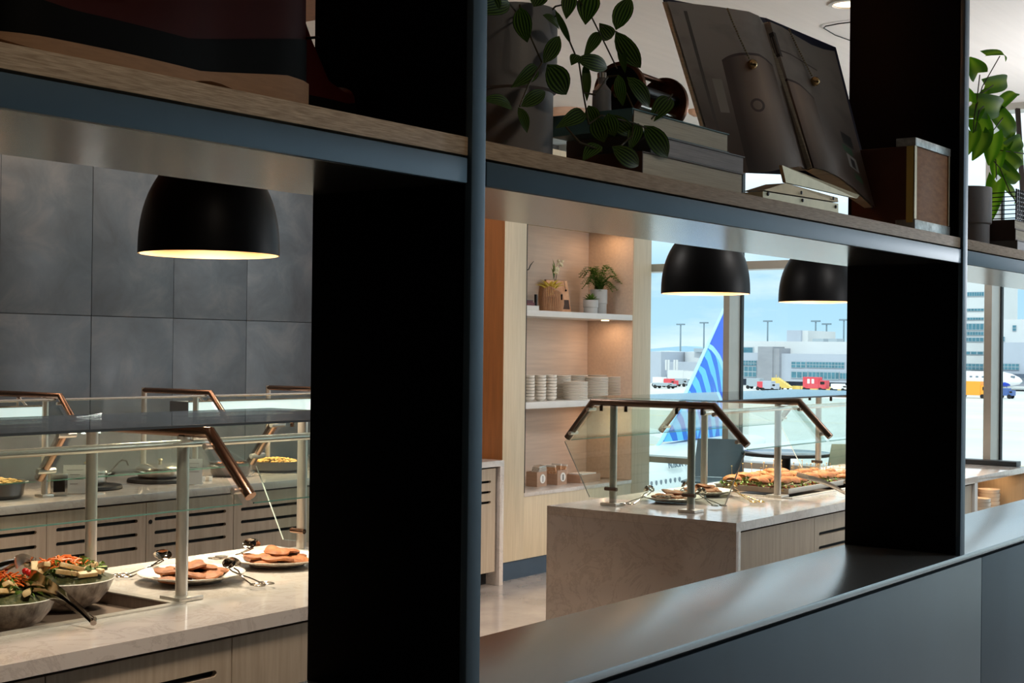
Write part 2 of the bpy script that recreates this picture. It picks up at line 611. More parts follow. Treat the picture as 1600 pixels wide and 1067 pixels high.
        for a, b in zip(rows, rows[1:]):
            for j in range(4):
                f = s.bm.faces.new((a[j][0], a[j + 1][0], b[j + 1][0], b[j][0]))
                for lp, uvc in zip(f.loops, (a[j][1], a[j + 1][1], b[j + 1][1], b[j][1])):
                    lp[s.uv].uv = uvc
        return s

    def build(s, name, material, parent=None, smooth=35, recalc=True, solid=0.0):
        if recalc:
            bmesh.ops.recalc_face_normals(s.bm, faces=list(s.bm.faces))
        if solid:
            bmesh.ops.solidify(s.bm, geom=list(s.bm.faces), thickness=solid)
        flat = s.bm.faces.layers.int.get('flat')
        for f in s.bm.faces:
            f.smooth = bool(smooth) and not (flat and f[flat])
        me = bpy.data.meshes.new(name)
        s.bm.to_mesh(me)
        s.bm.free()
        if smooth:
            me.set_sharp_from_angle(angle=radians(smooth))
        me.materials.append(M[material] if isinstance(material, str) else material)
        o = bpy.data.objects.new(name, me)
        COL.objects.link(o)
        if parent is not None:
            o.parent = parent
        return o


def thing(name, label, cat, loc=(0, 0, 0), rz=0.0, group=None):
    o = bpy.data.objects.new(name, None)
    o.empty_display_size = 0.05
    COL.objects.link(o)
    o.location = loc
    o.rotation_euler = (0, 0, rz)
    o['label'] = label
    o['category'] = cat
    if group:
        o['group'] = group
    return o


def tag(o, label, cat, group=None, loc=None, rz=None):
    o['label'] = label
    o['category'] = cat
    if group:
        o['group'] = group
    if loc is not None:
        o.location = loc
    if rz is not None:
        o.rotation_euler = (0, 0, rz)
    return o


def copy_tree(o, parent=None):
    c = o.copy()
    COL.objects.link(c)
    if parent is not None:
        c.parent = parent
    for ch in list(o.children):
        copy_tree(ch, c)
    return c


def struct(o, label=None):
    o['kind'] = 'structure'
    if label:
        o['label'] = label
    return o


def stadium(x0, x1, z0, z1, y, n=6):
    r = (z1 - z0) / 2
    zc = (z0 + z1) / 2
    pts = []
    for i in range(n + 1):
        a = -pi / 2 + pi * i / n
        pts.append((x1 - r + r * cos(a), y, zc + r * sin(a)))
    for i in range(n + 1):
        a = pi / 2 + pi * i / n
        pts.append((x0 + r + r * cos(a), y, zc + r * sin(a)))
    return pts
# ------------------------------------------------------------------ room shell
CEIL = 3.535
XW = 10.42          # room face of the window wall
struct(B().box(-6, 10.75, -6.2, 7.6, -0.12, 0).build('floor', 'floor', smooth=0))
struct(B().box(-6, 10.75, -6.2, 7.6, CEIL, CEIL + 0.15).build('ceiling', 'ceiling', smooth=0))
# tiled wall behind the hot buffet: tiles on a recessed backing
wb = struct(B().box(-6, 8.27, 7.275, 7.45, 0, CEIL).build('wall_back', 'grout', smooth=0))
tw, th = 0.637, 1.27
tb = None
x = 4.795 + 0.637 - 0.004 - 11 * tw
ix = 0
while x < 8.2:
    for (z0, z1) in ((0.62, 1.877), (1.877, 3.147), (3.147, CEIL)):
        x1 = min(x + tw, 8.27)
        o = B((x, 7.26, z0)).box(x + 0.002, x1 - 0.002, 7.262 + random.uniform(-0.0012, 0.0012), 7.28, z0 + 0.002, z1 - 0.002, bev=0.0012).build('tile', 'tile', wb)
        o.location = (x, 7.26, z0)
    x += tw
struct(B().box(8.27, 10.75, 7.275, 7.45, 0, CEIL).build('wall_back_right', 'wall', smooth=0))
struct(B().box(-6.2, -6, -6.2, 7.6, 0, CEIL).build('wall_left', 'wall', smooth=0))
struct(B().box(-6, 10.75, -6.4, -6.2, 0, CEIL).build('wall_front', 'wall', smooth=0))
struct(B().box(-3.0, 4.1, 2.6, 7.25, 3.02, CEIL - 0.002).build('ceiling_soffit', 'oak_amber', smooth=0),
       'dropped amber wood soffit over the hot buffet')

# window wall: mullions, transoms and panes
win = struct(bpy.data.objects.new('window_1', None))
COL.objects.link(win)
ys = [7.27, 5.535, 3.385, 1.235, -0.915, -3.065, -5.215]
for i, y in enumerate(ys[1:]):
    B().box(XW, XW + 0.19, y, y + 0.055, 0.0, CEIL).build('mullion', 'mullion', win, smooth=0)
    B().box(XW + 0.19, XW + 0.235, y - 0.012, y + 0.06, 0.0, CEIL).build('gasket', 'gasket', win, smooth=0)
for (z0, z1) in ((0.0, 0.09), (0.752, 0.802), (2.377, 2.443), (CEIL - 0.05, CEIL)):
    for a, b in zip(ys, ys[1:]):
        B().box(XW + 0.005, XW + 0.185, b + 0.056, a - 0.001, z0, z1).build('transom', 'mullion', win, smooth=0)
for a, b in zip(ys, ys[1:]):
    for (z0, z1) in ((0.09, 0.752), (0.802, 2.377), (2.443, CEIL - 0.05)):
        B().box(XW + 0.205, XW + 0.211, b + 0.06, a - 0.012, z0, z1).build('pane', 'pane', win, smooth=0)

# ceiling fittings
def downlight(x, y, label):
    t = thing('ceiling_downlight', label, 'downlight', (x, y, CEIL), group='recessed ceiling downlights')
    B().lathe([(0.075, 0), (0.10, 0), (0.10, -0.008), (0.082, -0.012), (0.075, -0.006)], n=28).build('trim_ring', 'white_paint', t)
    B().lathe([(0, 0.0), (0.074, 0.0), (0.074, -0.004), (0, -0.004)], n=28).build('lens', 'led', t)
    return t


p = atZ(1325, 5, CEIL)
downlight(p.x, p.y, 'round recessed downlight with white rim beside the dark fin top')
p = atZ(1088, 172, CEIL)
dsp = tag(B().lathe([(0, 0.0), (0.07, 0.0), (0.055, -0.03), (0.02, -0.05), (0, -0.05)], n=20).build('sprinkler_cover', 'crate'),
          'small tan dome on the ceiling seen left of the open book', 'sprinkler', loc=(p.x, p.y, CEIL))
p = atZ(886, 172, CEIL)
tag(B().lathe([(0, 0.0), (0.16, 0.0), (0.15, -0.05), (0.05, -0.13), (0, -0.13)], n=24).build('ceiling_speaker', 'crate'),
    'tan dome on the ceiling seen just right of the grey pot', 'dome fitting', loc=(p.x, p.y, CEIL))
# thin hanging wire loop near the fin
b = B()
w = [atZ(1345, 33, CEIL - 0.01), atZ(1310, 37, CEIL - 0.01), atZ(1290, 41, CEIL - 0.01), atZ(1287, 44, CEIL - 0.01), atZ(1305, 55, CEIL - 0.01), atZ(1342, 68, CEIL - 0.01)]
tag(b.tube(w, 0.0035, 6).build('ceiling_wire', 'cord'), 'thin dark wire loop running along the white ceiling', 'wire')

# added fill lights for ceiling, seating side, aisle and buffet; wall washers
WARM, NEUT = (1.0, 0.84, 0.68), (1.0, 0.95, 0.90)
area('ceiling_fill', (9.3, 0.9, 2.2), 1.2, 105, (0.98, 0.98, 1.0), (-0.35, 0.5, 1.0))  # unseen fill, added to brighten the ceiling
area('seating_fill', (6.6, -1.4, CEIL - 0.05), 1.2, 76, NEUT, (-0.1, 0.35, -1), spread=radians(120))  # added fill for the shelf front and the things on it
area('seating_fill', (0.9, -1.0, CEIL - 0.05), 0.4, 9, (1.0, 0.80, 0.58), (0, 0.6, -1), spread=radians(110))  # small warm fill, added for the left shelf edge
area('aisle_fill', (2.3, 2.3, 3.4), 0.5, 26, WARM, (0.05, 0.8, -1), spread=radians(80))  # added fill on the salad counter front
area('aisle_fill', (7.9, 2.3, 3.4), 0.5, 18, NEUT, (0.1, 0.8, -1), spread=radians(80))  # added fill on the island front
area('wall_washer', (6.2, 6.9, CEIL - 0.03), 2.6, 15, (1.0, 0.72, 0.52), (0, 0.25, -1), 0.12)
area('wall_washer', (3.5, 6.95, 2.98), 3.4, 16, (1.0, 0.72, 0.52), (0, 0.25, -1), 0.12)
area('buffet_fill', (3.4, 5.3, 2.98), 0.7, 38, WARM, (-0.25, 0.1, -1), spread=radians(95))  # added warm fill over the left counters
area('aisle_fill', (6.3, 5.7, CEIL - 0.05), 0.7, 60, NEUT, (0.6, 0.0, -1))  # added fill towards the cabinet front

# ------------------------------------------------------------------ shelving divider in the foreground
YF, YB = 1.3714, 1.715
div = thing('shelving_divider', 'tall dark shelving divider with fins, oak shelf and glossy ledge in the foreground', 'shelving', (1.727, YF, 0))
O = (1.727, YF, 0)
FINS = [(1.727, 1.763), (3.960, 3.998), (6.195, 6.232), (-0.508, -0.471)]
zt = CEIL
ledge_z, ub = 1.134, 1.957      # ledge top, fascia bottom
for (a, b_) in FINS:
    B(O).box(a + 0.003, b_ - 0.003, YF + 0.012, YB, ledge_z, zt - 0.003, bev=0.001).build('fin', 'lacquer', div)
    B(O).box(a, b_, YF - 0.003, YF + 0.011, ledge_z - 0.004, zt - 0.003, bev=0.003).build('stile', 'navy_metal', div)
spans = [(-0.471, 1.727), (1.763, 3.960), (3.998, 6.195)]
for (a, b_) in spans:
    B(O).box(a + 0.001, b_ - 0.001, YF + 0.004, YB - 0.001, ub + 0.044, ub + 0.073, bev=0.0012).build('shelf_board', 'shelf_oak', div)
    B(O).box(a + 0.006, b_ - 0.006, YF, YF + 0.012, ub, ub + 0.040, bev=0.003).build('fascia', 'navy_metal', div)
    B(O).box(a + 0.001, b_ - 0.001, YF + 0.0125, YB, ub + 0.001, ub + 0.038).build('underside_panel', 'underside', div, smooth=0)
B(O).box(-2.0, 8.4, YF - 0.004, YB, ledge_z - 0.016, ledge_z, bev=0.002).build('ledge_top', 'ledge', div)
B(O).box(-2.0, 8.4, YF + 0.012, YB - 0.01, 0.08, ledge_z - 0.0165).build('carcass', 'lacquer', div, smooth=0)
pj = [-0.32, 1.918, 4.155, 6.39, 8.4]
for a, b_ in zip(pj, pj[1:]):
    B(O).box(a + 0.0015, b_ - 0.0015, YF, YF + 0.0118, 0.10, ledge_z - 0.026, bev=0.0015).build('front_panel', 'panel_navy', div)
B(O).box(-2.0, 8.4, YF + 0.03, YB - 0.03, 0.0, 0.08).build('plinth', 'black_matte', div, smooth=0)

# ------------------------------------------------------------------ buffet counters
def slot_door(name, x0, x1, y, z0, z1, slots, parent, off, mat_='oak_grey', lock=False, th_=0.018):
    g = 0.002
    outer = [(x0 + g, y, z0), (x1 - g, y, z0), (x1 - g, y, z1), (x0 + g, y, z1)]
    holes = [stadium(a, b_, c, d, y) for (a, b_, c, d) in slots]
    o = B(off).prism(outer, (0, th_, 0), holes).build(name, mat_, parent, smooth=0)
    if holes:
        B(off).box(x0 + 0.01, x1 - 0.01, y + th_ + 0.012, y + th_ + 0.014, z0 + 0.01, z1 - 0.01).build('slot_lining', 'slot', o, smooth=0)
    if lock:
        B(off).lathe([(0, 0), (0.012, 0), (0.012, 0.003), (0, 0.003)], (x0 + 0.028, y - 0.0005, z1 - 0.105), n=14,
                     Mx=Matrix.Rotation(pi / 2, 4, 'X')).build('lock', 'dark_metal', o)
    return o


def counter_base(root, off, x0, x1, yf, yb, doors, end_left=False, end_right=False, slabt=0.042, hole=None):
    "slab + waterfall ends + recessed doors; doors: list of (x0, x1, nslots, lock)"
    zt_ = 0.9
    # worktop with the top face split so that the wells can be sunk is handled by overlays
    if hole:
        hx0, hx1, hy0, hy1 = hole
        zz = zt_ - slabt
        B(off).prism([(x0, yf, zz), (x1, yf, zz), (x1, yb, zz), (x0, yb, zz)], (0, 0, slabt),
                     [[(hx0, hy0, zz), (hx1, hy0, zz), (hx1, hy1, zz), (hx0, hy1, zz)]]).build('worktop', 'quartz', root, smooth=0)
    else:
        B(off).box(x0, x1, yf, yb, zt_ - slabt, zt_, bev=0.0015).build('worktop', 'quartz', root)
    if end_left:
        B(off).box(x0, x0 + 0.045, yf, yb, 0, zt_ - slabt - 0.0003, bev=0.0012).build('waterfall_end', 'quartz', root)
    if end_right:
        B(off).box(x1 - 0.045, x1, yf, yb, 0, zt_ - slabt - 0.0003, bev=0.0012).build('waterfall_end', 'quartz', root)
    xa = x0 + (0.046 if end_left else 0)
    xb = x1 - (0.046 if end_right else 0)
    B(off).box(xa, xb, yf + 0.07, yb - 0.07, 0.10, zt_ - slabt - 0.001).build('carcass', 'slot', root, smooth=0)
    B(off).box(xa, xb, yf + 0.12, yb - 0.09, 0.0, 0.10).build('plinth', 'black_matte', root, smooth=0)
    for (a, b_, ns, lock) in doors:
        sl = []
        for k in range(ns):
            zc = 0.753 - 0.0735 * k
            sl.append((a + 0.057, b_ - 0.057, zc - 0.0095, zc + 0.0095))
        slot_door('door' if ns else 'front_panel', a, b_, yf + 0.018, 0.105, zt_ - slabt - 0.012, sl, root, off, lock=lock)


def sneeze_guard(root, off, frames, yc, x_left, x_right, end_left=False, end_right=False, both=True, railm='bronze'):
    "frames across the counter (in Y), posts, arms, standoffs, glass; yc = counter front Y"
    zt_ = 1.431
    yb1, yb2 = yc + 0.26, yc + 0.975       # bends
    ye1, ye2 = yc + 0.075, yc + 1.135      # arm ends
    yp1, yp2 = yc + 0.385, yc + 0.845      # posts
    ze = 1.247
    for fx in frames:
        f = B(off).tube([(fx, ye1, ze), (fx, yb1, zt_), (fx, yb2, zt_), (fx, ye2, ze - 0.012)], 0.0185, 12).build('rail', railm, root)
        for yp in (yp1, yp2):
            pst = B(off).tube([(fx, yp, 0.914), (fx, yp, zt_ - 0.016)], 0.0195, 16).build('post', 'steel', root)
            B(off).box(fx - 0.048, fx + 0.048, yp - 0.048, yp + 0.048, 0.9005, 0.9145, bev=0.003).build('base_plate', 'steel', pst)
        for (ya, yb_, s_) in ((ye1, yb1, 1), (ye2, yb2, -1)):
            for k in (0.16, 0.86):
                y = ya + (yb_ - ya) * k
                z = ze + (zt_ - ze) * k
                B(off).tube([(fx - 0.036, y + s_ * 0.012, z - 0.014), (fx + 0.036, y + s_ * 0.012, z - 0.014)], 0.010, 10).build('standoff', 'steel', root)
    nrm = Vector((0, -(zt_ - ze), (yb1 - ye1))).normalized()
    fr = sorted(frames)
    xs = ([x_left] if not end_left else []) + fr + ([x_right] if not end_right else [])
    for a, b_ in zip(xs, xs[1:]):
        a += 0.024
        b_ -= 0.024
        # angled panes
        for (y0, y1, s_) in ((ye1 + 0.012, yb1 + 0.006, 1),) + (((ye2 - 0.012, yb2 - 0.006, -1),) if both else ()):
            dz = 0.018
            poly = [(a, y0, ze - dz), (b_, y0, ze - dz), (b_, y1, zt_ - dz), (a, y1, zt_ - dz)]
            q = B(off).prism(poly, (0, 0.0035 * s_, -0.006)).build('angled_pane', 'glass', root, smooth=0)
            B(off).box(a, b_, y0 - 0.001, y0 + 0.0045, ze - dz - 0.0065, ze - dz - 0.003).build('pane_edge', 'edge_glass', q, smooth=0)
    # roof glass, lying on the rails
    xa, xb = xs[0], xs[-1]
    ztop = zt_ + 0.0195
    rp = B(off).box(xa + 0.03, xb - 0.03, yb1 - 0.0, yb2 + 0.02, ztop, ztop + 0.008).build('roof_pane', 'glass', root, smooth=0)
    B(off).box(xa + 0.03, xb - 0.03, yb1 - 0.004, yb1 - 0.001, ztop, ztop + 0.008).build('pane_edge', 'gasket', rp, smooth=0)
    # light tube under the front edge
    lt = B(off).tube([(xa + 0.05, yb1 + 0.085, zt_ - 0.036), (xb - 0.10, yb1 + 0.085, zt_ - 0.036)], 0.0125, 14).build('light_tube', 'chrome', root)
    for (ex, fx, s_) in ((end_left, fr[0], -1), (end_right, fr[-1], 1)):
        if not ex:
            continue
        xx = fx - 0.0 * s_
        poly = [(xx, ye2, ze - 0.03), (xx, yb2 + 0.0, zt_ - 0.028), (xx, yb1, zt_ - 0.028), (xx, ye1, ze - 0.03), (xx, yp1 - 0.2, 0.945), (xx, yp2 + 0.13, 0.935)]
        xo = 0.026 * s_
        poly = [(p_[0] + xo, p_[1], p_[2]) for p_ in poly]
        eg = B(off).prism(poly, (0.006, 0, 0)).build('end_pane', 'glass', root, smooth=0)
        for pa, pb in ((poly[0], poly[5]), (poly[3], poly[4])):
            B(off).tube([(pa[0] + 0.003, pa[1], pa[2]), (pb[0] + 0.003, pb[1], pb[2])], 0.0032, 4).build('pane_edge', 'white_paint', eg)
        for yp in (yp1, yp2):
            B(off).tube([(fx - 0.02 , yp - 0.036, 0.985), (fx - 0.02, yp + 0.036, 0.985)], 0.010, 10).build('clamp', railm, root)
        for yp in (yb1 + 0.06, yp1 + 0.08, yp2 - 0.08, yb2 - 0.06):
            B(off).tube([(fx + 0.012 * s_, yp, zt_ - 0.017), (fx + 0.012 * s_, yp, zt_ - 0.045)], 0.009, 10).build('clamp', railm, root)


YC = 3.115
# left salad counter
lc = thing('salad_counter', 'near white quartz buffet counter holding salads at the lower left', 'buffet counter', (2.6, YC, 0))
counter_base(lc, (2.6, YC, 0), 0.3, 4.01, YC, 4.2, [(0.32, 0.95, 3, False), (0.95, 1.58, 3, False), (1.58, 2.215, 3, False), (2.215, 2.85, 3, False), (2.85, 3.52, 0, False), (3.52, 3.962, 0, False)], end_right=True, hole=(1.33, 2.90, 3.46, 4.0))
lg = thing('glass_guard', 'sneeze guard of steel posts and glass over the salads at left', 'sneeze guard', (2.97, 3.5, 0.9), group='buffet sneeze guards')
sneeze_guard(lg, (2.97, 3.5, 0.9), [0.96, 1.965, 2.97, 3.955], YC, 0.4, 3.955, end_right=True)
# island by the window
ic = thing('island_counter', 'quartz island counter with waterfall end standing before the windows', 'buffet counter', (8.0, YC, 0))
OI = (8.0, YC, 0)
counter_base(ic, OI, 5.955, 9.345, YC, 4.2, [(6.003, 6.853, 0, False), (6.853, 7.72, 3, False), (7.72, 8.35, 3, False), (8.35, 8.98, 3, False), (8.98, 9.285, 0, False)], end_left=True, hole=(7.18, 8.59, 3.43, 4.0))
B(OI).box(9.3455, 10.41, YC, 4.2, 0.858, 0.9, bev=0.0015).build('worktop', 'quartz', ic)
B(OI).box(10.30, 10.408, 3.16, 4.19, 0.9005, 0.937, bev=0.004).build('end_upstand', 'table_edge', ic)
B(OI).box(9.288, 9.345, YC + 0.002, 4.19, 0.0, 0.8575).build('niche_side', 'white_paint', ic, smooth=0)
B(OI).box(10.37, 10.41, YC + 0.002, 4.19, 0.0, 0.8575).build('niche_side', 'oak_pale', ic, smooth=0)
B(OI).box(9.346, 10.369, YC + 0.42, YC + 0.44, 0.36, 0.857).build('niche_back', 'oak_amber', ic, smooth=0)
B(OI).box(9.346, 10.369, YC + 0.02, YC + 0.419, 0.56, 0.58).build('niche_shelf', 'oak_pale', ic, smooth=0)
B(OI).box(9.346, 10.369, YC + 0.02, 4.1, 0.0, 0.34).build('niche_base', 'oak_grey', ic, smooth=0)
area('niche_strip', (9.95, YC + 0.16, 0.85), 0.7, 1.1, (1.0, 0.62, 0.34), (0, 0.1, -1), 0.03)
ig = thing('glass_guard', 'sneeze guard with a glass end over the island by the window', 'sneeze guard', (6.206, 3.5, 0.9), group='buffet sneeze guards')
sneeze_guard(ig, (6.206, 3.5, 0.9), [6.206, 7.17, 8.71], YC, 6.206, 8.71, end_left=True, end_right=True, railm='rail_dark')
# hot counter along the tiled wall
YK = 6.155
hc = thing('hot_counter', 'long quartz hot food counter along the dark tiled wall', 'buffet counter', (5.0, YK, 0))
OH = (5.0, YK, 0)
dd = []
x = 5.0 - 0.63 * 5
k = 0
while x < 8.0:
    dd.append((x, min(x + 0.6275, 8.11), 3, k % 2 == 1))
    x += 0.6275
    k += 1
counter_base(hc, OH, 1.5, 8.185, YK, 7.255, dd, end_right=True)
hg = thing('glass_guard', 'sneeze guard with square rear posts over the hot counter', 'sneeze guard', (5.5, 6.6, 0.9), group='buffet sneeze guards')
OG = (5.5, 6.6, 0.9)
zt_ = 1.431
for fx in (3.47, 4.5, 5.515, 6.53, 7.5):
    B(OG).tube([(fx, 6.10, 1.26), (fx, 6.27, zt_), (fx, 6.86, zt_)], 0.0165, 12).build('rail', 'bronze', hg)
    for yp in (6.395, 6.86):
        pst = B(OG).tube([(fx, yp, 0.914), (fx, yp, zt_ + (0.014 if yp > 6.8 else -0.012))], 0.0165, 14).build('post', 'steel', hg)
        B(OG).box(fx - 0.035, fx + 0.035, yp - 0.035, yp + 0.035, 0.9005, 0.9145, bev=0.003).build('base_plate', 'steel', pst)
    for k in (0.2, 0.85):
        B(OG).tube([(fx - 0.03, 6.112 + 0.17 * k, 1.248 + 0.171 * k), (fx + 0.03, 6.112 + 0.17 * k, 1.248 + 0.171 * k)], 0.008, 8).build('standoff', 'steel', hg)
for a, b_ in ((3.49, 4.48), (4.52, 5.495), (5.535, 6.51), (6.55, 7.48)):
    B(OG).prism([(a, 6.112, 1.245), (b_, 6.112, 1.245), (b_, 6.275, 1.41), (a, 6.275, 1.41)], (0, 0.004, -0.005)).build('angled_pane', 'glass', hg, smooth=0)
    B(OG).tube([(a, 6.285, 1.413), (b_, 6.285, 1.413)], 0.0065, 8).build('edge_trim', 'chrome', hg)
for a, b_ in ((3.55, 4.62), (5.60, 7.42)):
    hl = B(OG).box(a, b_, 6.56, 6.72, 1.292, 1.366, bev=0.004).build('heat_lamp_housing', 'white_paint', hg)
    hl['label'] = 'pale heat lamp housing'
    B(OG).box(a + 0.001, b_ - 0.001, 6.5565, 6.5595, 1.293, 1.3635).build('glowing_front', 'housing_glow', hl, smooth=0)  # added glowing sheet that makes the housing front bright
    B(OG).box(a - 0.004, a - 0.0005, 6.558, 6.722, 1.29, 1.368).build('end_cap', 'dark_metal', hl, smooth=0)
    B(OG).box(a + 0.02, b_ - 0.02, 6.585, 6.70, 1.2895, 1.2915).build('heating_strip', 'led', hl, smooth=0)
    B(OG).box(a + 0.0, b_, 6.553, 6.5595, 1.364, 1.374).build('top_lip', 'bronze', hl, smooth=0)
    for xx in (a + 0.12, b_ - 0.12):
        B(OG).tube([(xx - 0.03, 6.60, 1.366), (xx, 6.64, 1.418)], 0.006, 8).build('bracket', 'chrome', hl)
        B(OG).tube([(xx + 0.03, 6.60, 1.366), (xx, 6.64, 1.418)], 0.006, 8).build('bracket', 'chrome', hl)
    area('heat_lamp_glow', ((a + b_) / 2, 6.64, 1.285), b_ - a - 0.1, 5.0 * (b_ - a), (1.0, 0.70, 0.44), (0, 0.05, -1), 0.1)

# ------------------------------------------------------------------ pendant lamps
def pendant(x, y, z, label, parts=True):
    t = thing('pendant_lamp', label, 'pendant lamp', (x, y, z), group='black dome pendant lamps over the buffet')
    R_, H_ = 0.263, 0.40
    outer = []
    for i in range(15):
        h = i / 14 * 0.985
        outer.append((R_ * (1 - h ** 2.35) ** 0.5, H_ * h))
    inner = [(max(0.02, r - 0.007), zz * 0.98) for r, zz in outer]
    B().lathe(outer + [(0.03, H_ * 0.992), (0.0, H_ * 0.992)], n=56).build('shade', 'lamp_black', t)
    B().lathe([(R_, 0)] + inner + [(0.0, H_ * 0.97)], n=56).build('shade_lining', 'lamp_inner', t)
    B().lathe([(0, 0), (0.028, 0.0), (0.03, 0.03), (0.022, 0.06), (0, 0.06)], (0, 0, H_ * 0.985), n=20).build('cap', 'lamp_black', t)
    top = (3.02 if x < 4.7 else CEIL) - z - 0.001
    B().tube([(0, 0, H_ + 0.05), (0, 0, top)], 0.0014, 6).build('cord', 'white_paint', t)
    B().ball((0, 0, 0.20), 0.045).build('bulb', 'bulb', t)
    d = bpy.data.lights.new('pendant_light', 'POINT')
    d.energy = 0.7
    d.color = (1.0, 0.74, 0.48)
    d.shadow_soft_size = 0.05
    lo = bpy.data.objects.new('pendant_light', d)
    COL.objects.link(lo)
    lo.location = (x, y, z + 0.12)
    area('pendant_beam', (x, y, z + 0.13), 0.22, 34, (1.0, 0.78, 0.60), spread=radians(118))
    return t


pendant(3.604, 4.114, 2.044, 'black dome pendant lamp before the dark tiled wall, leftmost of all')
pendant(7.441, 4.114, 2.044, 'black dome pendant lamp hanging nearest the pale wood niche, before the window')
pendant(9.009, 4.114, 2.047, 'black dome pendant lamp partly cut by the right-hand dark fin')

# ------------------------------------------------------------------ niche cabinet
YN = 6.24
nc = thing('niche_cabinet', 'pale oak built-in cabinet with three lit niches of plants and crockery', 'cabinet', (9.3, YN, 0))
ON = (9.3, YN, 0)
X0, X1, XA, XB = 8.28, 10.345, 8.548, 10.062
B(ON).box(X0, XA, YN, 7.25, 0.138, 3.24, bev=0.001).build('left_upright', 'oak_pale', nc)
B(ON).box(XB - 0.004, XB - 0.0005, YN + 0.006, 6.689, 0.63, 2.70).build('niche_lining', 'oak_niche', nc, smooth=0)
B(ON).box(XB, X1, YN, 7.25, 0.138, 3.24, bev=0.001).build('right_upright', 'oak_pale', nc)
B(ON).box(X0 - 0.006, X0 - 0.0005, YN + 0.004, 7.25, 0.138, 3.24).build('lamplit_side', 'oak_amber', nc, smooth=0)  # amber sheet: wood tone with warm lamplight put into its colour
B(ON).box(XA + 0.001, XB - 0.001, 6.69, 7.25, 0.138, 3.24).build('back_panel', 'oak_niche', nc, smooth=0)
B(ON).box(XA + 0.001, XB - 0.001, YN + 0.002, 6.689, 0.138, 0.60, bev=0.001).build('lower_panel', 'oak_pale', nc)
B(ON).box(XA + 0.002, XB - 0.002, YN - 0.001, 6.689, 0.6003, 0.628, bev=0.001).build('bottom_shelf', 'quartz', nc)
for (z0, z1) in ((1.256, 1.304), (1.953, 1.998)):
    B(ON).box(XA + 0.002, XB - 0.002, YN + 0.004, 6.689, z0, z1, bev=0.001).build('shelf', 'white_paint', nc)
B(ON).box(XA + 0.001, XB - 0.001, YN + 0.002, 6.689, 2.70, 3.24).build('top_panel', 'oak_pale', nc, smooth=0)
B(ON).box(XA + 0.0012, XA + 0.008, YN - 0.0015, YN + 0.0035, 0.63, 2.70).build('edge_trim', 'dark_metal', nc, smooth=0)
B(ON).box(X0, X1, YN + 0.012, 7.25, 0.0, 0.137).build('baseboard', 'baseb', nc, smooth=0)
for z in (2.699, 1.952, 1.255):
    t = B(ON).lathe([(0, 0), (0.032, 0), (0.032, -0.006), (0, -0.006)], (9.88, 6.40, z), n=20).build('puck_light', 'led', nc)
    area('puck_glow', (9.88, 6.40, z - 0.012), 0.05, 0.9, (1.0, 0.60, 0.34))
# ------------------------------------------------------------------ outdoors: apron, terminal, aircraft
GZ = -8.3
M['apron'] = mat('apron_concrete', (216, 215, 210), rough=0.9, col2=(202, 202, 198), vscale=0.05, vstretch=(1, 0.25, 1))
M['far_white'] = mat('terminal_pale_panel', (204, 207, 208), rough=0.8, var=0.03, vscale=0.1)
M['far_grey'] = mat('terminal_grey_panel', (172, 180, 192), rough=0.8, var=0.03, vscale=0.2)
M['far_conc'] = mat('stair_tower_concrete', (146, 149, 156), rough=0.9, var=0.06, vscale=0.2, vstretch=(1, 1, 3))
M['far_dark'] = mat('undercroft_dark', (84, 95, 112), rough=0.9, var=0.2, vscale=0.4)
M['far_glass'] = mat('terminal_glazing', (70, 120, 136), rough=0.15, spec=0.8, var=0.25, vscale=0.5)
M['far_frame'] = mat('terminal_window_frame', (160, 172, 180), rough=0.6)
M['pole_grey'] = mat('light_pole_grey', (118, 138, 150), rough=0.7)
M['air_white'] = mat('aircraft_white', (232, 234, 236), rough=0.3, spec=0.5)
M['air_blue'] = mat('aircraft_blue', (24, 66, 190), rough=0.3)
M['air_sky'] = mat('aircraft_sky_blue', (84, 176, 240), rough=0.3)
M['air_pale'] = mat('aircraft_pale_edge', (170, 214, 244), rough=0.3)
M['air_text'] = mat('aircraft_grey_lettering', (112, 124, 138), rough=0.5)
M['veh_red'] = mat('vehicle_red', (214, 74, 84), rough=0.5)  # vehicle paints are paled, distance haze put into their colours
M['veh_yellow'] = mat('vehicle_yellow', (222, 194, 104), rough=0.5)
M['veh_orange'] = mat('vehicle_orange', (240, 160, 50), rough=0.5)
M['veh_blue'] = mat('vehicle_blue', (70, 100, 160), rough=0.5)
M['veh_white'] = mat('vehicle_white', (226, 228, 228), rough=0.5)
M['tyre'] = mat('tyre_black', (30, 30, 32), rough=0.9)
M['hill'] = mat('hazy_hills', (150, 184, 206), rough=1.0)  # pale blue carries the distance haze as painted colour

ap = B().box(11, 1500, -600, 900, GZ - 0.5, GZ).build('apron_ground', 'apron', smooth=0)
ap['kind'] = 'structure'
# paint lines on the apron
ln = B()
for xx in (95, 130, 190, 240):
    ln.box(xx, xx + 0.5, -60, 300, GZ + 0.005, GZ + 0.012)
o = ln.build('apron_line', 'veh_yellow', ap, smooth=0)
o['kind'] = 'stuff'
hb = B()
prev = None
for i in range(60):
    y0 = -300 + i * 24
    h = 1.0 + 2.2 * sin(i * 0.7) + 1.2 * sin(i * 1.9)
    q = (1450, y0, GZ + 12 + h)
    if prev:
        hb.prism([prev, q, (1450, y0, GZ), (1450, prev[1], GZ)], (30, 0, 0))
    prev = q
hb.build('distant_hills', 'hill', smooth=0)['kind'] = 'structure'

XB_ = 386.0


def fy(px, py=560, X=XB_):
    return atX(px, py, X).y


def fz(px, py, X=XB_):
    return atX(px, py, X).z


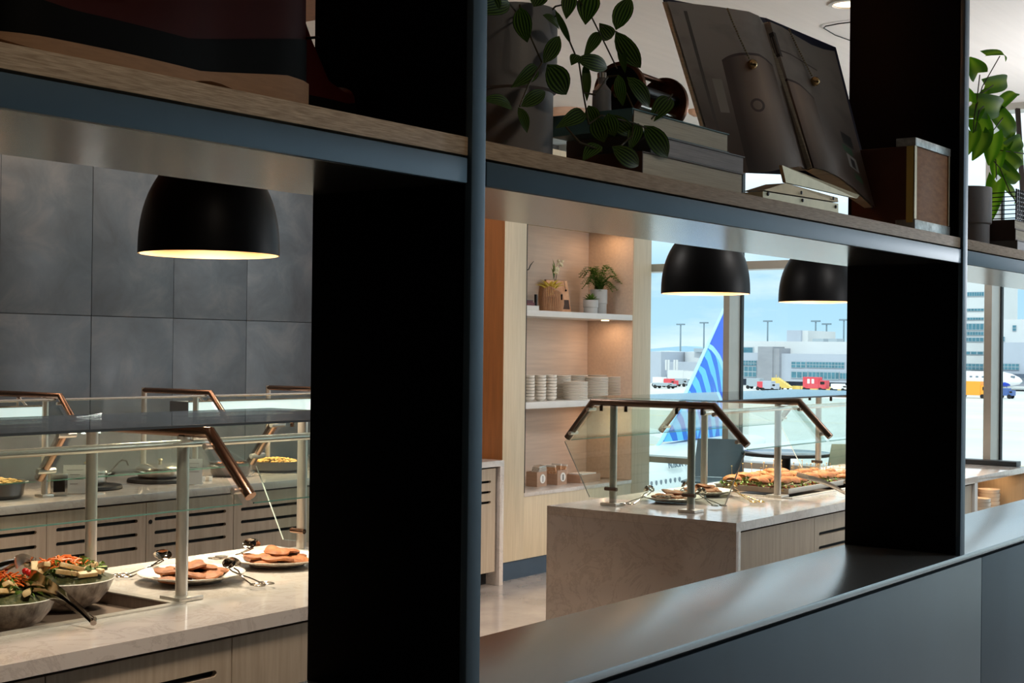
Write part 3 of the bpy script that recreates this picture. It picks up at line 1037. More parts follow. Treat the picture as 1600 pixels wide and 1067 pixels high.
def fbox(b, px0, px1, py0, py1, X=XB_, dep=20.0):
    "box whose face at X spans the pixel range when seen from the room"
    b.box(X, X + dep, fy(px1, X=X), fy(px0, X=X), fz((px0 + px1) / 2, py1, X), fz((px0 + px1) / 2, py0, X))


def windows(root, off, px0, px1, py0, py1, n, rows, X):
    y1, y0 = fy(px0, X=X), fy(px1, X=X)
    pm = (px0 + px1) / 2
    zt__, zb = fz(pm, py0, X), fz(pm, py1, X)
    B(off).box(X - 0.30, X - 0.05, y0, y1, zb, zt__).build('window_frame', 'far_frame', root, smooth=0)
    fr_ = root.children[-1] if root.children else None
    w_ = (y1 - y0) / n
    h_ = (zt__ - zb) / rows
    for i in range(n):
        for j in range(rows):
            B(off).box(X - 0.34, X - 0.301, y0 + i * w_ + w_ * 0.08, y0 + (i + 1) * w_ - w_ * 0.08, zb + j * h_ + h_ * 0.1, zb + (j + 1) * h_ - h_ * 0.1).build('window_pane', 'far_glass', root, smooth=0)


def building(name, label, loc):
    return thing(name, label, 'building', loc)


# main concourse
OB = (XB_, 180, GZ)
bd = building('terminal_building', 'long pale grey terminal with two ribbon window rows across the apron', OB)
b = B(OB)
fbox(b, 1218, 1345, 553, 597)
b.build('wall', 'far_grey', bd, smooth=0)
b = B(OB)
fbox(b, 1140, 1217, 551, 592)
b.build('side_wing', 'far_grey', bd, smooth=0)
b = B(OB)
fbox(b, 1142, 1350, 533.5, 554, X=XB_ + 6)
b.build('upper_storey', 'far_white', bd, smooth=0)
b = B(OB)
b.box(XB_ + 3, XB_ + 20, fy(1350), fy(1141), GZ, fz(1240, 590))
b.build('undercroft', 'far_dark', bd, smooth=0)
b = B(OB)
fbox(b, 1184, 1207, 541.5, 603, X=XB_ - 2)
b.build('stair_tower', 'far_conc', bd, smooth=0)
b = B(OB)
fbox(b, 1207.2, 1217.5, 544, 603, X=XB_ - 1.5)
b.build('stair_tower', 'far_conc', bd, smooth=0)
b = B(OB)
fbox(b, 1229, 1251, 516, 534, X=XB_ + 8)
b.build('plant_room', 'far_grey', bd, smooth=0)
b = B(OB)
fbox(b, 1251.2, 1262, 516.5, 534, X=XB_ + 9)
b.build('plant_room', 'far_white', bd, smooth=0)
for (a, c) in ((1269, 1286), (1294, 1307)):
    b = B(OB)
    fbox(b, a, c, 529, 534, X=XB_ + 8, dep=5)
    b.build('roof_unit', 'far_frame', bd, smooth=0)
windows(bd, OB, 1237, 1259.5, 565, 574.5, 3, 2, XB_)
windows(bd, OB, 1261, 1320, 565.5, 575, 12, 2, XB_)
windows(bd, OB, 1237, 1263, 580, 591, 3, 1, XB_)
windows(bd, OB, 1264, 1312, 580.5, 593, 8, 1, XB_)
windows(bd, OB, 1313, 1327, 582, 593, 3, 1, XB_)
windows(bd, OB, 1157, 1183, 563, 571, 6, 2, XB_)
windows(bd, OB, 1157, 1183, 572, 589, 4, 2, XB_)
windows(bd, OB, 1159, 1178, 542, 552, 1, 1, XB_ + 6)
# left terminal with drums
OB2 = (XB_, 218, GZ)
bl = building('terminal_building', 'far pale terminal block with drum shaped roof, left of the blue tail fin', OB2)
b = B(OB2)
fbox(b, 985, 1033, 549, 600, X=XB_ - 3)
b.build('wall', 'far_grey', bl, smooth=0)
b = B(OB2)
fbox(b, 1034, 1139, 566, 592, X=XB_)
b.build('wall', 'far_grey', bl, smooth=0)
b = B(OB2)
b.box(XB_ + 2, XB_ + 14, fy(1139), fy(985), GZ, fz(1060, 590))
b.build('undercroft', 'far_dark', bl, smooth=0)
for (a, c, t0, t1) in ((1019, 1073, 549.5, 567), (1074, 1130, 550, 567)):
    yc_ = (fy(a, X=XB_ + 14) + fy(c, X=XB_ + 14)) / 2
    r_ = abs(fy(a, X=XB_ + 14) - fy(c, X=XB_ + 14)) / 2
    B(OB2).lathe([(r_, fz((a + c) / 2, t1, XB_ + 14) - 1), (r_, fz((a + c) / 2, t0, XB_ + 14)), (0, fz((a + c) / 2, t0, XB_ + 14) + 0.3)], (XB_ + 14, yc_, 0), n=40).build('drum', 'far_white', bl)
b = B(OB2)
fbox(b, 1084, 1106, 544.5, 550, X=XB_ + 6, dep=6)
b.build('roof_unit', 'far_frame', bl, smooth=0)
for px in (1041, 1045, 1054, 1058):
    b = B(OB2)
    b.tube([Vector((XB_ - 4, fy(px, X=XB_ - 4), fz(px, 578, XB_ - 4))), Vector((XB_ - 4, fy(px, X=XB_ - 4), fz(px, 562, XB_ - 4)))], 0.35, 8)
    b.build('vent_pipe', 'far_white', bl)
jb = thing('jet_bridge', 'white boarding bridge reaching out left of the blue tail fin', 'jet bridge', (XB_ - 12, fy(1065), GZ))
OJ = (XB_ - 12, fy(1065), GZ)
b = B(OJ)
fbox(b, 1043, 1068, 578.5, 595, X=XB_ - 14, dep=3.2)
b.build('tunnel', 'far_white', jb, smooth=0)
b = B(OJ)
fbox(b, 1068.2, 1096, 580, 593, X=XB_ - 14, dep=3.0)
b.build('tunnel', 'far_white', jb, smooth=0)
b = B(OJ)
for px in (1050, 1085):
    b.tube([(XB_ - 13, fy(px, X=XB_ - 13), GZ), (XB_ - 13, fy(px, X=XB_ - 13), fz(px, 594, XB_ - 13))], 0.5, 8)
b.build('support_legs', 'far_dark', jb)
# control tower and right block
OB3 = (430, 148, GZ)
tr = building('office_tower', 'tall white tower block with thin window bands at the right', OB3)
XT = 430
b = B(OB3)
fbox(b, 1480, 1541, 420, 600, X=XT, dep=30)
b.build('wall', 'far_white', tr, smooth=0)
for (a, c, n, r_) in ((456, 463, 8, 1), (482, 486, 6, 1), (496, 500, 7, 1), (505, 516, 5, 1), (518, 524, 7, 1), (527, 534, 5, 1), (549, 554, 3, 1), (568, 578, 5, 2)):
    windows(tr, OB3, 1507, 1537, a, c, n, r_, XT)
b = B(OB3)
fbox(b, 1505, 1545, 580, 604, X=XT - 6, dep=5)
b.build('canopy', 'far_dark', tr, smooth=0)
OB4 = (400, 126, GZ)
rb = building('terminal_building', 'white terminal block at the far right with one dark window band', OB4)
b = B(OB4)
fbox(b, 1541, 1660, 535, 604, X=400)
b.build('wall', 'far_grey', rb, smooth=0)
b = B(OB4)
fbox(b, 1541, 1700, 499, 536, X=408)
b.build('upper_storey', 'far_white', rb, smooth=0)
windows(rb, OB4, 1564, 1593, 568, 578, 5, 2, 400)
windows(rb, OB4, 1582, 1588, 508, 517, 1, 2, 408)
windows(rb, OB4, 1566, 1570, 526, 533, 1, 2, 408)
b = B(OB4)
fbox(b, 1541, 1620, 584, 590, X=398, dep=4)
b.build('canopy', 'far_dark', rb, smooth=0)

# apron light poles
poles = [(1063, 507, 'left of the two apron light poles beyond the tail fin'), (1099.5, 504.5, 'apron light pole just left of the tail fin edge'),
         (1199, 502, 'apron light pole above the grey stair tower'), (1274, 502, 'apron light pole right of the rooftop plant block'),
         (1291, 506.5, 'shortest apron light pole, between two others at right'), (1318, 500, 'apron light pole beside the dark fin, rightmost')]
for px, py, lab in poles:
    X = 420
    y = fy(px, X=X)
    zt2 = fz(px, py, X)
    t = thing('light_pole', lab, 'light pole', (X, y, GZ), group='apron light poles')
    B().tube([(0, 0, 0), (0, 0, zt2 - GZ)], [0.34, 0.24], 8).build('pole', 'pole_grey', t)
    B().box(-0.4, 0.4, -1.5, 1.5, zt2 - GZ - 0.2, zt2 - GZ + 0.3).build('lamp_head', 'pole_grey', t, smooth=0)


# vehicles
def wheels(root, xs_, ys_, r=0.45):
    for xx in xs_:
        for yy in ys_:
            B().lathe([(0, -0.15), (r, -0.15), (r, 0.15), (0, 0.15)], (0, 0, 0), n=14, Mx=Matrix.Translation((yy, xx, r)) @ Matrix.Rotation(pi / 2, 4, 'X')).build('wheel', 'tyre', root)


def truck(px, X, label, body, hgt=3.6, ln_=8.0, cab=2.2, name='box_truck', cat='truck', sc=1.0):
    t = thing(name, label, cat, (X, fy(px, X=X), GZ))
    B().obox((0, 0, 0.7 + hgt / 2), 2.5, ln_ - cab, hgt, bev=0.08).build('body', body, t, smooth=0)
    B().obox((0, -(ln_ - cab) / 2 - cab / 2 - 0.02, 0.7 + hgt * 0.36), 2.4, cab, hgt * 0.72, bev=0.12).build('cab', body, t, smooth=0)
    B().obox((-1.21, -(ln_ - cab) / 2 - cab / 2 - 0.1, 0.7 + hgt * 0.5), 0.06, cab * 0.6, hgt * 0.24).build('cab_window', 'tyre', t, smooth=0)
    for yy in (ln_ * 0.28, -ln_ * 0.42):
        for xx in (-1.1, 1.1):
            B().lathe([(0, -0.16), (0.5, -0.16), (0.5, 0.16), (0, 0.16)], n=14, Mx=Matrix.Translation((xx, yy, 0.5)) @ Matrix.Rotation(pi / 2, 4, 'Y')).build('wheel', 'tyre', t)
    return t


tk = truck(1270, 345, 'red box truck parked below the terminal ribbon windows', 'veh_red', 3.0, 6.4, 2.0)
for k, (w_, z_) in enumerate(((0.9, 2.6), (0.9, 2.6))):
    B().box(-1.29, -1.262, 0.6 - k * 1.2 - 0.4, 0.6 - k * 1.2 + 0.3, 2.0, 3.2).build('white_marking', 'veh_white', tk, smooth=0)
truck(1180, 350, 'grey white service truck at the foot of the terminal, left of the stair tower', 'far_frame', 2.2, 5.6, 1.6, 'service_truck')
truck(1193, 340, 'small red tug between the grey truck and the yellow stairs', 'veh_red', 1.6, 3.6, 1.2, 'tug', 'tug')
truck(1202, 330, 'small grey tug just behind the red one', 'far_grey', 2.0, 3.6, 1.2, 'tug', 'tug')
truck(1046, 342, 'small red tug under the far boarding bridge, left of the tail', 'veh_red', 1.7, 3.4, 1.2, 'tug', 'tug')
truck(1031, 345, 'small white van far left by the pale terminal wall', 'veh_white', 2.0, 4.6, 1.4, 'van', 'van')
truck(1064, 352, 'grey baggage tractor right of the red tug by the bridge', 'far_frame', 1.6, 4.0, 1.2, 'tractor', 'tractor')
truck(1310, 345, 'white pickup at the right end of the terminal, near the dark fin', 'veh_white', 1.4, 4.4, 1.4, 'pickup', 'pickup')
truck(1137, 318, 'pale car low on the apron beside the blue tail', 'veh_white', 1.2, 4.2, 1.4, 'car', 'car')
truck(1518, 326, 'orange yellow tanker truck in front of the far airliner', 'veh_orange', 3.2, 7.0, 2.0, 'tanker_truck')
truck(1570, 330, 'blue baggage cart under the far airliner nose', 'veh_blue', 1.7, 3.4, 1.0, 'baggage_cart', 'cart')
truck(1036, 330, 'low dolly train on the apron at far left', 'far_frame', 0.8, 6.0, 1.2, 'dolly', 'cart')
st = thing('passenger_stairs', 'yellow wheeled passenger stairs beside the stair tower', 'stairs', (350, fy(1221, X=350), GZ))
B().prism([(-1, 2.4, 0.5), (-1, -3.0, 0.5), (-1, -3.0, 0.8), (-1, 1.0, 3.2), (-1, 2.4, 3.2)], (2, 0, 0)).build('flight', 'veh_yellow', st, smooth=0)
for k in range(6):
    B().box(-1.15, -1.02, 0.9 - k * 0.7, 1.0 - k * 0.7, 3.1 - k * 0.42, 4.0 - k * 0.42).build('rail_post', 'veh_yellow', st, smooth=0)
wheels(st, (-0.8, 0.8), (-2.5, 2.5))
fbr = thing('barrier_row', 'low yellow barrier row right of the red truck', 'barrier', (352, fy(1300, X=352), GZ))
for k in range(9):
    B().box(-0.3, 0.3, -11 + k * 2.5, -8.8 + k * 2.5, 0, 1.1).build('barrier', 'veh_yellow', fbr, smooth=0)


# aircraft
def loft(b, rings, n=24):
    "rings: (x, zc, ry, rz); cross-sections perpendicular to x"
    prev = None
    for (x_, zc, ry, rz_) in rings:
        cur = [b.v((x_, ry * cos(2 * pi * j / n), zc + rz_ * sin(2 * pi * j / n))) for j in range(n)]
        if prev:
            for j in range(n):
                b.bm.faces.new((prev[j], prev[(j + 1) % n], cur[(j + 1) % n], cur[j]))
        prev = cur
    b.bm.faces.new(prev)
    return b


def wing_(b, r0, r1, thick=0.12):
    "r = (x_le, x_te, y, z)"
    def sec(r_):
        x0, x1, y, z, th2 = r_
        L_ = x1 - x0
        return [b.v((x0 + L_ * u, y, z + s_ * th2)) for u, s_ in ((0, 0), (0.1, 0.6), (0.35, 1), (0.7, 0.6), (1, 0), (0.7, -0.5), (0.35, -0.8), (0.1, -0.5))]
    A, C = sec(r0), sec(r1)
    for j in range(8):
        b.bm.faces.new((A[j], A[(j + 1) % 8], C[(j + 1) % 8], C[j]))
    b.bm.faces.new(A)
    b.bm.faces.new(list(reversed(C)))


def fin_sec(b, x0, x1, z, th_, y0=0):
    L_ = x1 - x0
    return [b.v((x0 + L_ * u, y0 + s_ * th_, z)) for u, s_ in ((0, 0), (0.12, 0.7), (0.4, 1), (0.75, 0.6), (1, 0.03), (1, -0.03), (0.75, -0.6), (0.4, -1), (0.12, -0.7))]


AZP = radians(4.0)
# local frame: x runs from the window row towards the tail, z up from the ground, port side is -y
n_ = Vector((-sin(AZP), cos(AZP), 0))
P0 = atZ(1019, 756, -4.65)
Q0 = P0 + n_ * 1.86
aw = thing('airliner', 'white airliner with tall blue tail fin parked just outside the window', 'aircraft', (Q0.x, Q0.y, GZ), AZP)
zc = 3.15
R_ = [(-30, zc - 0.5, 0.3, 0.3), (-29, zc - 0.3, 1.1, 1.1), (-27, zc - 0.1, 1.6, 1.7), (-24, zc, 1.88, 1.95), (-4, zc, 1.88, 1.98), (2, zc, 1.88, 1.98), (6, zc + 0.25, 1.75, 1.85), (10, zc + 0.65, 1.4, 1.55), (14, zc + 1.15, 0.85, 1.05), (17, zc + 1.5, 0.35, 0.5), (18.2, zc + 1.6, 0.1, 0.18)]
loft(B(), R_, 36).build('fuselage', 'air_white', aw)
fo = bpy.data.objects
fb = B()
secs = []
# outline from the photograph, in metres along and above the axis
for (xa, xb_, z_, t_) in ((4.6, 12.5, 5.35, 0.32), (6.9, 13.0, 7.25, 0.27), (10.05, 13.95, 10.3, 0.2), (12.0, 14.5, 12.2, 0.15), (13.7, 15.05, 13.9, 0.10), (14.1, 15.1, 14.1, 0.03)):
    secs.append(fin_sec(fb, xa, xb_, z_, t_))
for A, C in zip(secs, secs[1:]):
    for j in range(9):
        fb.bm.faces.new((A[j], A[(j + 1) % 9], C[(j + 1) % 9], C[j]))
fb.bm.faces.new(secs[0])
fb.bm.faces.new(list(reversed(secs[-1])))
# livery print on the fin: sky-blue globe grid on blue (flat print, procedural)
FM = bpy.data.materials.new('tail_fin_livery')
FM.use_nodes = True
t = FM.node_tree
bs = t.nodes['Principled BSDF']
bs.inputs['Roughness'].default_value = 0.35
tcn = t.nodes.new('ShaderNodeTexCoord')
sp = t.nodes.new('ShaderNodeSeparateXYZ')
t.links.new(tcn.outputs['Object'], sp.inputs[0])


def mth(op, a, b2=None, c2=None):
    n2 = t.nodes.new('ShaderNodeMath')
    n2.operation = op
    for i, v2 in enumerate((a, b2, c2)):
        if v2 is None:
            continue
        if isinstance(v2, (int, float)):
            n2.inputs[i].default_value = v2
        else:
            t.links.new(v2, n2.inputs[i])
    return n2.outputs[0]


X_, Z_ = sp.outputs['X'], sp.outputs['Z']
dx = mth('SUBTRACT', X_, 5.2)
dz = mth('SUBTRACT', Z_, 6.4)
rad = mth('SQRT', mth('ADD', mth('MULTIPLY', mth('MULTIPLY', dx, dx), 0.42), mth('MULTIPLY', dz, dz)))
ang = mth('ARCTAN2', dz, mth('MULTIPLY', dx, 0.65))
inside = mth('LESS_THAN', rad, 5.0)
rim = mth('LESS_THAN', mth('ABSOLUTE', mth('SUBTRACT', rad, 5.08)), 0.14)
ringv = mth('SUBTRACT', 1.0, mth('MULTIPLY', mth('GREATER_THAN', mth('ABSOLUTE', mth('SUBTRACT', rad, 2.35)), 0.09), mth('GREATER_THAN', mth('ABSOLUTE', mth('SUBTRACT', rad, 3.9)), 0.09)))
bars = mth('GREATER_THAN', mth('SINE', mth('ADD', mth('MULTIPLY', mth('ADD', dx, mth('MULTIPLY', dz, 0.45)), 5.2), mth('MULTIPLY', rad, 0.8))), 0.15)
dark = mth('MAXIMUM', ringv, bars)
c1 = t.nodes.new('ShaderNodeMix')
c1.data_type = 'RGBA'
c1.inputs['A'].default_value = lin((90, 184, 244))
c1.inputs['B'].default_value = lin((20, 104, 206))
t.links.new(dark, c1.inputs['Factor'])
c2 = t.nodes.new('ShaderNodeMix')
c2.data_type = 'RGBA'
c2.inputs['A'].default_value = lin((42, 96, 214))
t.links.new(c1.outputs['Result'], c2.inputs['B'])
t.links.new(inside, c2.inputs['Factor'])
c3 = t.nodes.new('ShaderNodeMix')
c3.data_type = 'RGBA'
c3.inputs['B'].default_value = lin((150, 208, 244))
t.links.new(c2.outputs['Result'], c3.inputs['A'])
t.links.new(rim, c3.inputs['Factor'])
t.links.new(c3.outputs['Result'], bs.inputs['Base Color'])
fin_o = fb.build('tail_fin', FM, aw)
le = B()
le.tube([(3.9, 0, 5.02), (4.6, 0, 5.38), (6.9, 0, 7.28), (10.05, 0, 10.33), (12.0, 0, 12.2), (13.7, 0, 13.92)], [0.06, 0.1, 0.1, 0.09, 0.08, 0.06], 8)
le.build('leading_edge', 'air_pale', aw)
sb = B()
wing_(sb, (10.6, 15.2, -0.9, 4.6, 0.22), (14.2, 16.0, -7.1, 5.45, 0.08))
sb.build('stabilizer', 'air_white', aw)
sb = B()
wing_(sb, (10.6, 15.2, 0.9, 4.6, 0.22), (14.2, 16.0, 7.1, 5.45, 0.08))
sb.build('stabilizer', 'air_white', aw)
for i in range(-30, 7):
    x_ = 0.0 + i * 0.508
    a_ = 0.24
    B().lathe([(0, -0.03), (0.085, -0.03), (0.085, 0.02), (0, 0.02)], n=12, Mx=Matrix.Translation((x_, -1.885 * cos(a_) , zc + 0.5)) @ Matrix.Diagonal((1, 1, 1.45, 1)) @ Matrix.Rotation(pi / 2 + a_ * 0.5, 4, 'X')).build('cabin_window', 'air_text', aw)


def lettering(txt, size, loc, rot, material, parent, name='lettering', ext=0.002, align='LEFT'):
    cu = bpy.data.curves.new(name, 'FONT')
    cu.body = txt
    cu.size = size
    cu.extrude = ext
    cu.align_x = align
    tmp = bpy.data.objects.new('tmp_text', cu)
    COL.objects.link(tmp)
    dg = bpy.context.evaluated_depsgraph_get()
    me = bpy.data.meshes.new_from_object(tmp.evaluated_get(dg))
    bpy.data.objects.remove(tmp)
    bpy.data.curves.remove(cu)
    me.name = name
    me.materials.clear()
    me.materials.append(M[material])
    o = bpy.data.objects.new(name, me)
    COL.objects.link(o)
    o.parent = parent
    o.location = loc
    o.rotation_euler = rot
    return o


lettering('N26UA  NU', 0.5, (1.9, -1.80, zc + 1.12), (radians(78), 0, 0), 'air_text', aw, ext=0.02)

# second airliner at the far stand, nose to the right
XA2 = 372
y2 = fy(1598, X=XA2)
a2 = thing('airliner', 'distant white airliner with blue belly at the far stand, nose pointing right', 'aircraft', (XA2, y2, GZ), -pi / 2 + pi)
R2 = [(0.0, 3.3, 0.15, 0.15), (0.8, 3.4, 0.9, 0.9), (2.5, 3.6, 1.5, 1.5), (5, 3.8, 1.85, 1.9), (30, 3.8, 1.88, 1.95), (36, 4.4, 1.0, 1.2), (40, 5.0, 0.2, 0.3)]
loft(B(), R2, 24).build('fuselage', 'air_white', a2)
loft(B(), [(1.5, 2.9, 0.6, 0.5), (4, 2.75, 1.6, 0.9), (30, 2.75, 1.7, 1.0), (34, 3.3, 0.9, 0.5)], 24).build('belly', 'air_blue', a2)
for i in range(14):
    B().box(6 + i * 1.6, 6.7 + i * 1.6, 1.86, 1.9, 4.1, 4.5).build('cabin_window', 'air_text', a2, smooth=0)
B().box(1.6, 2.6, 0.9, 1.4, 4.2, 4.7).build('cockpit_window', 'air_text', a2, smooth=0)
fb2 = B()
A = fin_sec(fb2, 32, 38.5, 5.4, 0.25)
C = fin_sec(fb2, 38, 40.5, 12, 0.1)
for j in range(9):
    fb2.bm.faces.new((A[j], A[(j + 1) % 9], C[(j + 1) % 9], C[j]))
fb2.bm.faces.new(C)
fb2.build('tail_fin', 'air_blue', a2)
for xx, yy in ((4, 0), (19, -2.4), (19, 2.4)):
    B().tube([(xx, yy, 0.5), (xx, yy, 2.4)], 0.15, 8).build('landing_gear', 'far_frame', a2)
ORD = ['lowest', 'second', 'third', 'fourth', 'fifth', 'sixth', 'seventh', 'eighth', 'ninth', 'tenth', 'eleventh', 'twelfth', 'thirteenth', 'fourteenth', 'fifteenth', 'sixteenth']
SEQ = ['first'] + ORD[1:]
# ------------------------------------------------------------------ recessed steel wells on the two counters
def well(root, off, x0, x1, y0, y1):
    r = 0.032
    z = 0.9
    b = B(off)
    outer = [(x0, y0, z + 0.0002), (x1, y0, z + 0.0002), (x1, y1, z + 0.0002), (x0, y1, z + 0.0002)]
    hole = [(x0 + r, y0 + r, z + 0.0002), (x1 - r, y0 + r, z + 0.0002), (x1 - r, y1 - r, z + 0.0002), (x0 + r, y1 - r, z + 0.0002)]
    b.prism(outer, (0, 0, 0.0045), [hole])
    w = b.build('well_rim', 'steel', root, smooth=0)
    b = B(off)
    i = r - 0.001
    z0 = z - 0.036
    b.box(x0 + i, x1 - i, y0 + i, y1 - i, z0 - 0.002, z0)
    for (a, c, d, e_) in ((x0 + i - 0.002, x0 + i, y0 + i, y1 - i), (x1 - i, x1 - i + 0.002, y0 + i, y1 - i), (x0 + i, x1 - i, y0 + i - 0.002, y0 + i), (x0 + i, x1 - i, y1 - i, y1 - i + 0.002)):
        b.box(a, c, d, e_, z0, z + 0.0003)
    b.build('well_floor', 'steel_dark', root, smooth=0)
    return w


well(lc, (2.6, YC, 0), 1.30, 2.93, 3.43, 4.03)
well(ic, OI, 7.15, 8.62, 3.40, 4.03)

# ------------------------------------------------------------------ serving pieces
def plate(name, label, cat, c, r, z=0.9, group=None, rim=0.03, mats=('speckle', 'speckle_in')):
    t = thing(name, label, cat, (c[0], c[1], z + 0.0012), group=group)
    B().lathe([(0, 0.0), (r * 0.55, 0.0), (r * 0.58, 0.006), (r * 0.98, rim - 0.004), (r, rim), (r * 0.985, rim + 0.001)], n=44).build('underside', mats[0], t)
    B().lathe([(r * 0.985, rim + 0.0012), (r * 0.95, rim - 0.003), (r * 0.60, 0.0105), (0, 0.0095)], n=44).build('eating_surface', mats[1], t)
    return t


def flatbread(c, r, rz, tilt, label, group):
    b = B()
    n = 26
    prof = [r * (1 + 0.10 * sin(3 * a + rz) + 0.06 * sin(5 * a + 2 * rz)) for a in [2 * pi * j / n for j in range(n)]]
    top, bot = [], []
    for k, f in enumerate((0.0, 0.45, 0.8, 1.0)):
        rt = []
        for j in range(n):
            a = 2 * pi * j / n
            rr = prof[j] * f
            zz = 0.009 * (1 - f ** 4) + 0.0035 * sin(3 * a + rz) * f + (0.009 * max(0, cos(a)) ** 2 * f)
            rt.append(b.v((rr * cos(a), rr * 0.72 * sin(a), zz + 0.004)))
        top.append(rt)
    for A_, C_ in zip(top, top[1:]):
        for j in range(n):
            b.bm.faces.new((A_[j], A_[(j + 1) % n], C_[(j + 1) % n], C_[j]))
    lowr = [b.v((v_.co.x * 0.97, v_.co.y * 0.97, v_.co.z - 0.007)) for v_ in top[-1]]
    for j in range(n):
        b.bm.faces.new((top[-1][j], top[-1][(j + 1) % n], lowr[(j + 1) % n], lowr[j]))
    b.bm.faces.new(lowr)
    bmesh.ops.remove_doubles(b.bm, verts=b.bm.verts, dist=1e-5)
    o = tag(b.build('flatbread', 'flat'), label, 'flatbread', group, c)
    o.rotation_euler = (tilt, tilt * 0.4, rz)
    return o


plates = [((3.227, 3.753), 0.182, 'speckled plate of flatbreads behind the front steel post at left', 'flatbread'),
          ((3.66, 3.79), 0.178, 'speckled plate of flatbreads next to the wide fin, second from the well', 'flatbread'),
          ((6.56, 3.81), 0.168, 'speckled plate of browned flatbreads at the island glass end', 'flatbread'),
          ((6.985, 3.86), 0.165, 'speckled plate of flatbreads just left of the sandwich tray', 'flatbread')]
where = ['on the plate behind the front post', 'on the plate beside the wide fin', 'on the plate at the island glass end', 'on the plate left of the sandwiches']
for i, ((px_, py_), r_, lab, _) in enumerate(plates):
    plate('serving_plate', lab, 'plate', (px_, py_), r_, group='speckled serving plates')
    pos = ['leftmost', 'far middle', 'upper left', 'near middle', 'rightmost', 'upper right', 'topmost', 'lower left']
    for k, (dx_, dy_, dz_, rr, rz_, tl) in enumerate(((-0.085, -0.02, 0.0, 0.066, 0.3, 0.04), (-0.02, 0.06, 0.002, 0.07, 1.1, -0.05), (-0.06, 0.02, 0.016, 0.066, 2.2, 0.08), (0.03, -0.045, 0.004, 0.07, 0.7, -0.05),
                                                 (0.085, 0.0, 0.003, 0.066, 2.8, 0.07), (0.05, 0.02, 0.021, 0.068, 1.7, 0.10), (-0.005, -0.005, 0.032, 0.062, 0.2, -0.08), (-0.05, -0.055, 0.012, 0.06, 1.4, 0.12))):
        flatbread((px_ + dx_ * r_ / 0.18, py_ + dy_ * r_ / 0.18, 0.916 + dz_), rr * r_ / 0.18, rz_ + i, tl, pos[k] + ' browned flatbread ' + where[i], 'flatbreads ' + where[i])


def scissor_tongs(head, hinge, handle, label, mat_='tong_steel', up=0.02, sp=0.028):
    "two spoon heads, crossing arms and two ring handles"
    H, G, K = Vector(head), Vector(hinge), Vector(handle)
    t = thing('scissor_tongs', label, 'tongs', G, group='scissor serving tongs')
    d = (H - K)
    d.z = 0
    d.normalize()
    s_ = Vector((-d.y, d.x, 0))
    for q in (-1, 1):
        a = B(G).tube([K + s_ * sp * -q * 0.8, K.lerp(G, 0.5) + s_ * sp * -q * 0.55, G, G.lerp(H, 0.6) + s_ * sp * q * 0.5, H + s_ * sp * q * 0.4], 0.0026, 8).build('arm', mat_, t)
        rg = [K + s_ * (sp * -q * 0.8) + d * (-0.024 + 0.024 * cos(a_)) * 1.2 + s_ * 0.017 * sin(a_) for a_ in [2 * pi * j / 16 for j in range(17)]]
        B(G).tube(rg, 0.0024, 6).build('ring_handle', mat_, t)
        Mx = Matrix.Rotation(atan2(d.y, d.x), 4, 'Z') @ Matrix.Rotation(radians(-62 * q), 4, 'X')
        B(G).lathe([(0.0, -0.010), (0.012, -0.008), (0.020, 0.0), (0.0195, 0.001), (0.011, -0.006), (0.0, -0.008)], H + s_ * sp * q * 0.5 + Vector((0, 0, up)), n=18, sx=1.45, Mx=Mx).build('spoon_head', mat_, t)
    B(G).lathe([(0, 0.004), (0.005, 0.004), (0.005, -0.004), (0, -0.004)], G, n=10).build('pivot', mat_, t)
    return t


scissor_tongs(atZ(362, 888, 0.955), atZ(376, 898, 0.94), atZ(399, 911, 0.915), 'polished scissor tongs resting off the right edge of the plate behind the post')
scissor_tongs(atZ(254, 875, 0.955), atZ(238, 884, 0.93), atZ(205, 898, 0.912), 'scissor tongs off the far left edge of the plate behind the post')
scissor_tongs(atZ(393, 857, 0.955), atZ(378, 864, 0.935), atZ(352, 872, 0.912), 'scissor tongs off the left edge of the plate beside the wide fin')
scissor_tongs(atZ(1014, 769, 0.955), atZ(1003, 777, 0.935), atZ(985, 786, 0.912), 'scissor tongs at the left edge of the island end plate')
scissor_tongs(atZ(1072, 762, 0.955), atZ(1062, 768, 0.94), atZ(1040, 775, 0.94), 'scissor tongs between the two island flatbread plates')
scissor_tongs(atZ(1096, 772, 0.945), atZ(1102, 779, 0.93), atZ(1120, 789, 0.912), 'scissor tongs in front of the plate left of the sandwiches')
M['gold_tongs'] = mat('gold_finish', (226, 196, 130), rough=0.18, metal=1.0)
scissor_tongs(atZ(1145, 762, 0.95), atZ(1156, 772, 0.935), atZ(1180, 783, 0.912), 'gold scissor tongs beside the sandwich tray', 'gold_tongs')


# salad bowls with their contents
def bowl(c, r, label, z=0.866, h=0.095):
    t = thing('salad_bowl', label, 'bowl', (c[0], c[1], z), group='speckled salad bowls')
    prof = [(0, 0.004), (r * 0.34, 0.004), (r * 0.36, 0.0), (r * 0.42, 0.0), (r * 0.46, 0.006), (r * 0.70, h * 0.24), (r * 0.88, h * 0.58), (r * 0.985, h * 0.95), (r, h)]
    B().lathe(prof, n=48).build('outer_shell', 'speckle', t)
    B().lathe([(r, h), (r * 0.985, h + 0.002), (r * 0.95, h * 0.92), (r * 0.82, h * 0.52), (r * 0.5, 0.022), (0, 0.018)], n=48).build('inner_glaze', 'speckle_in', t)
    return t


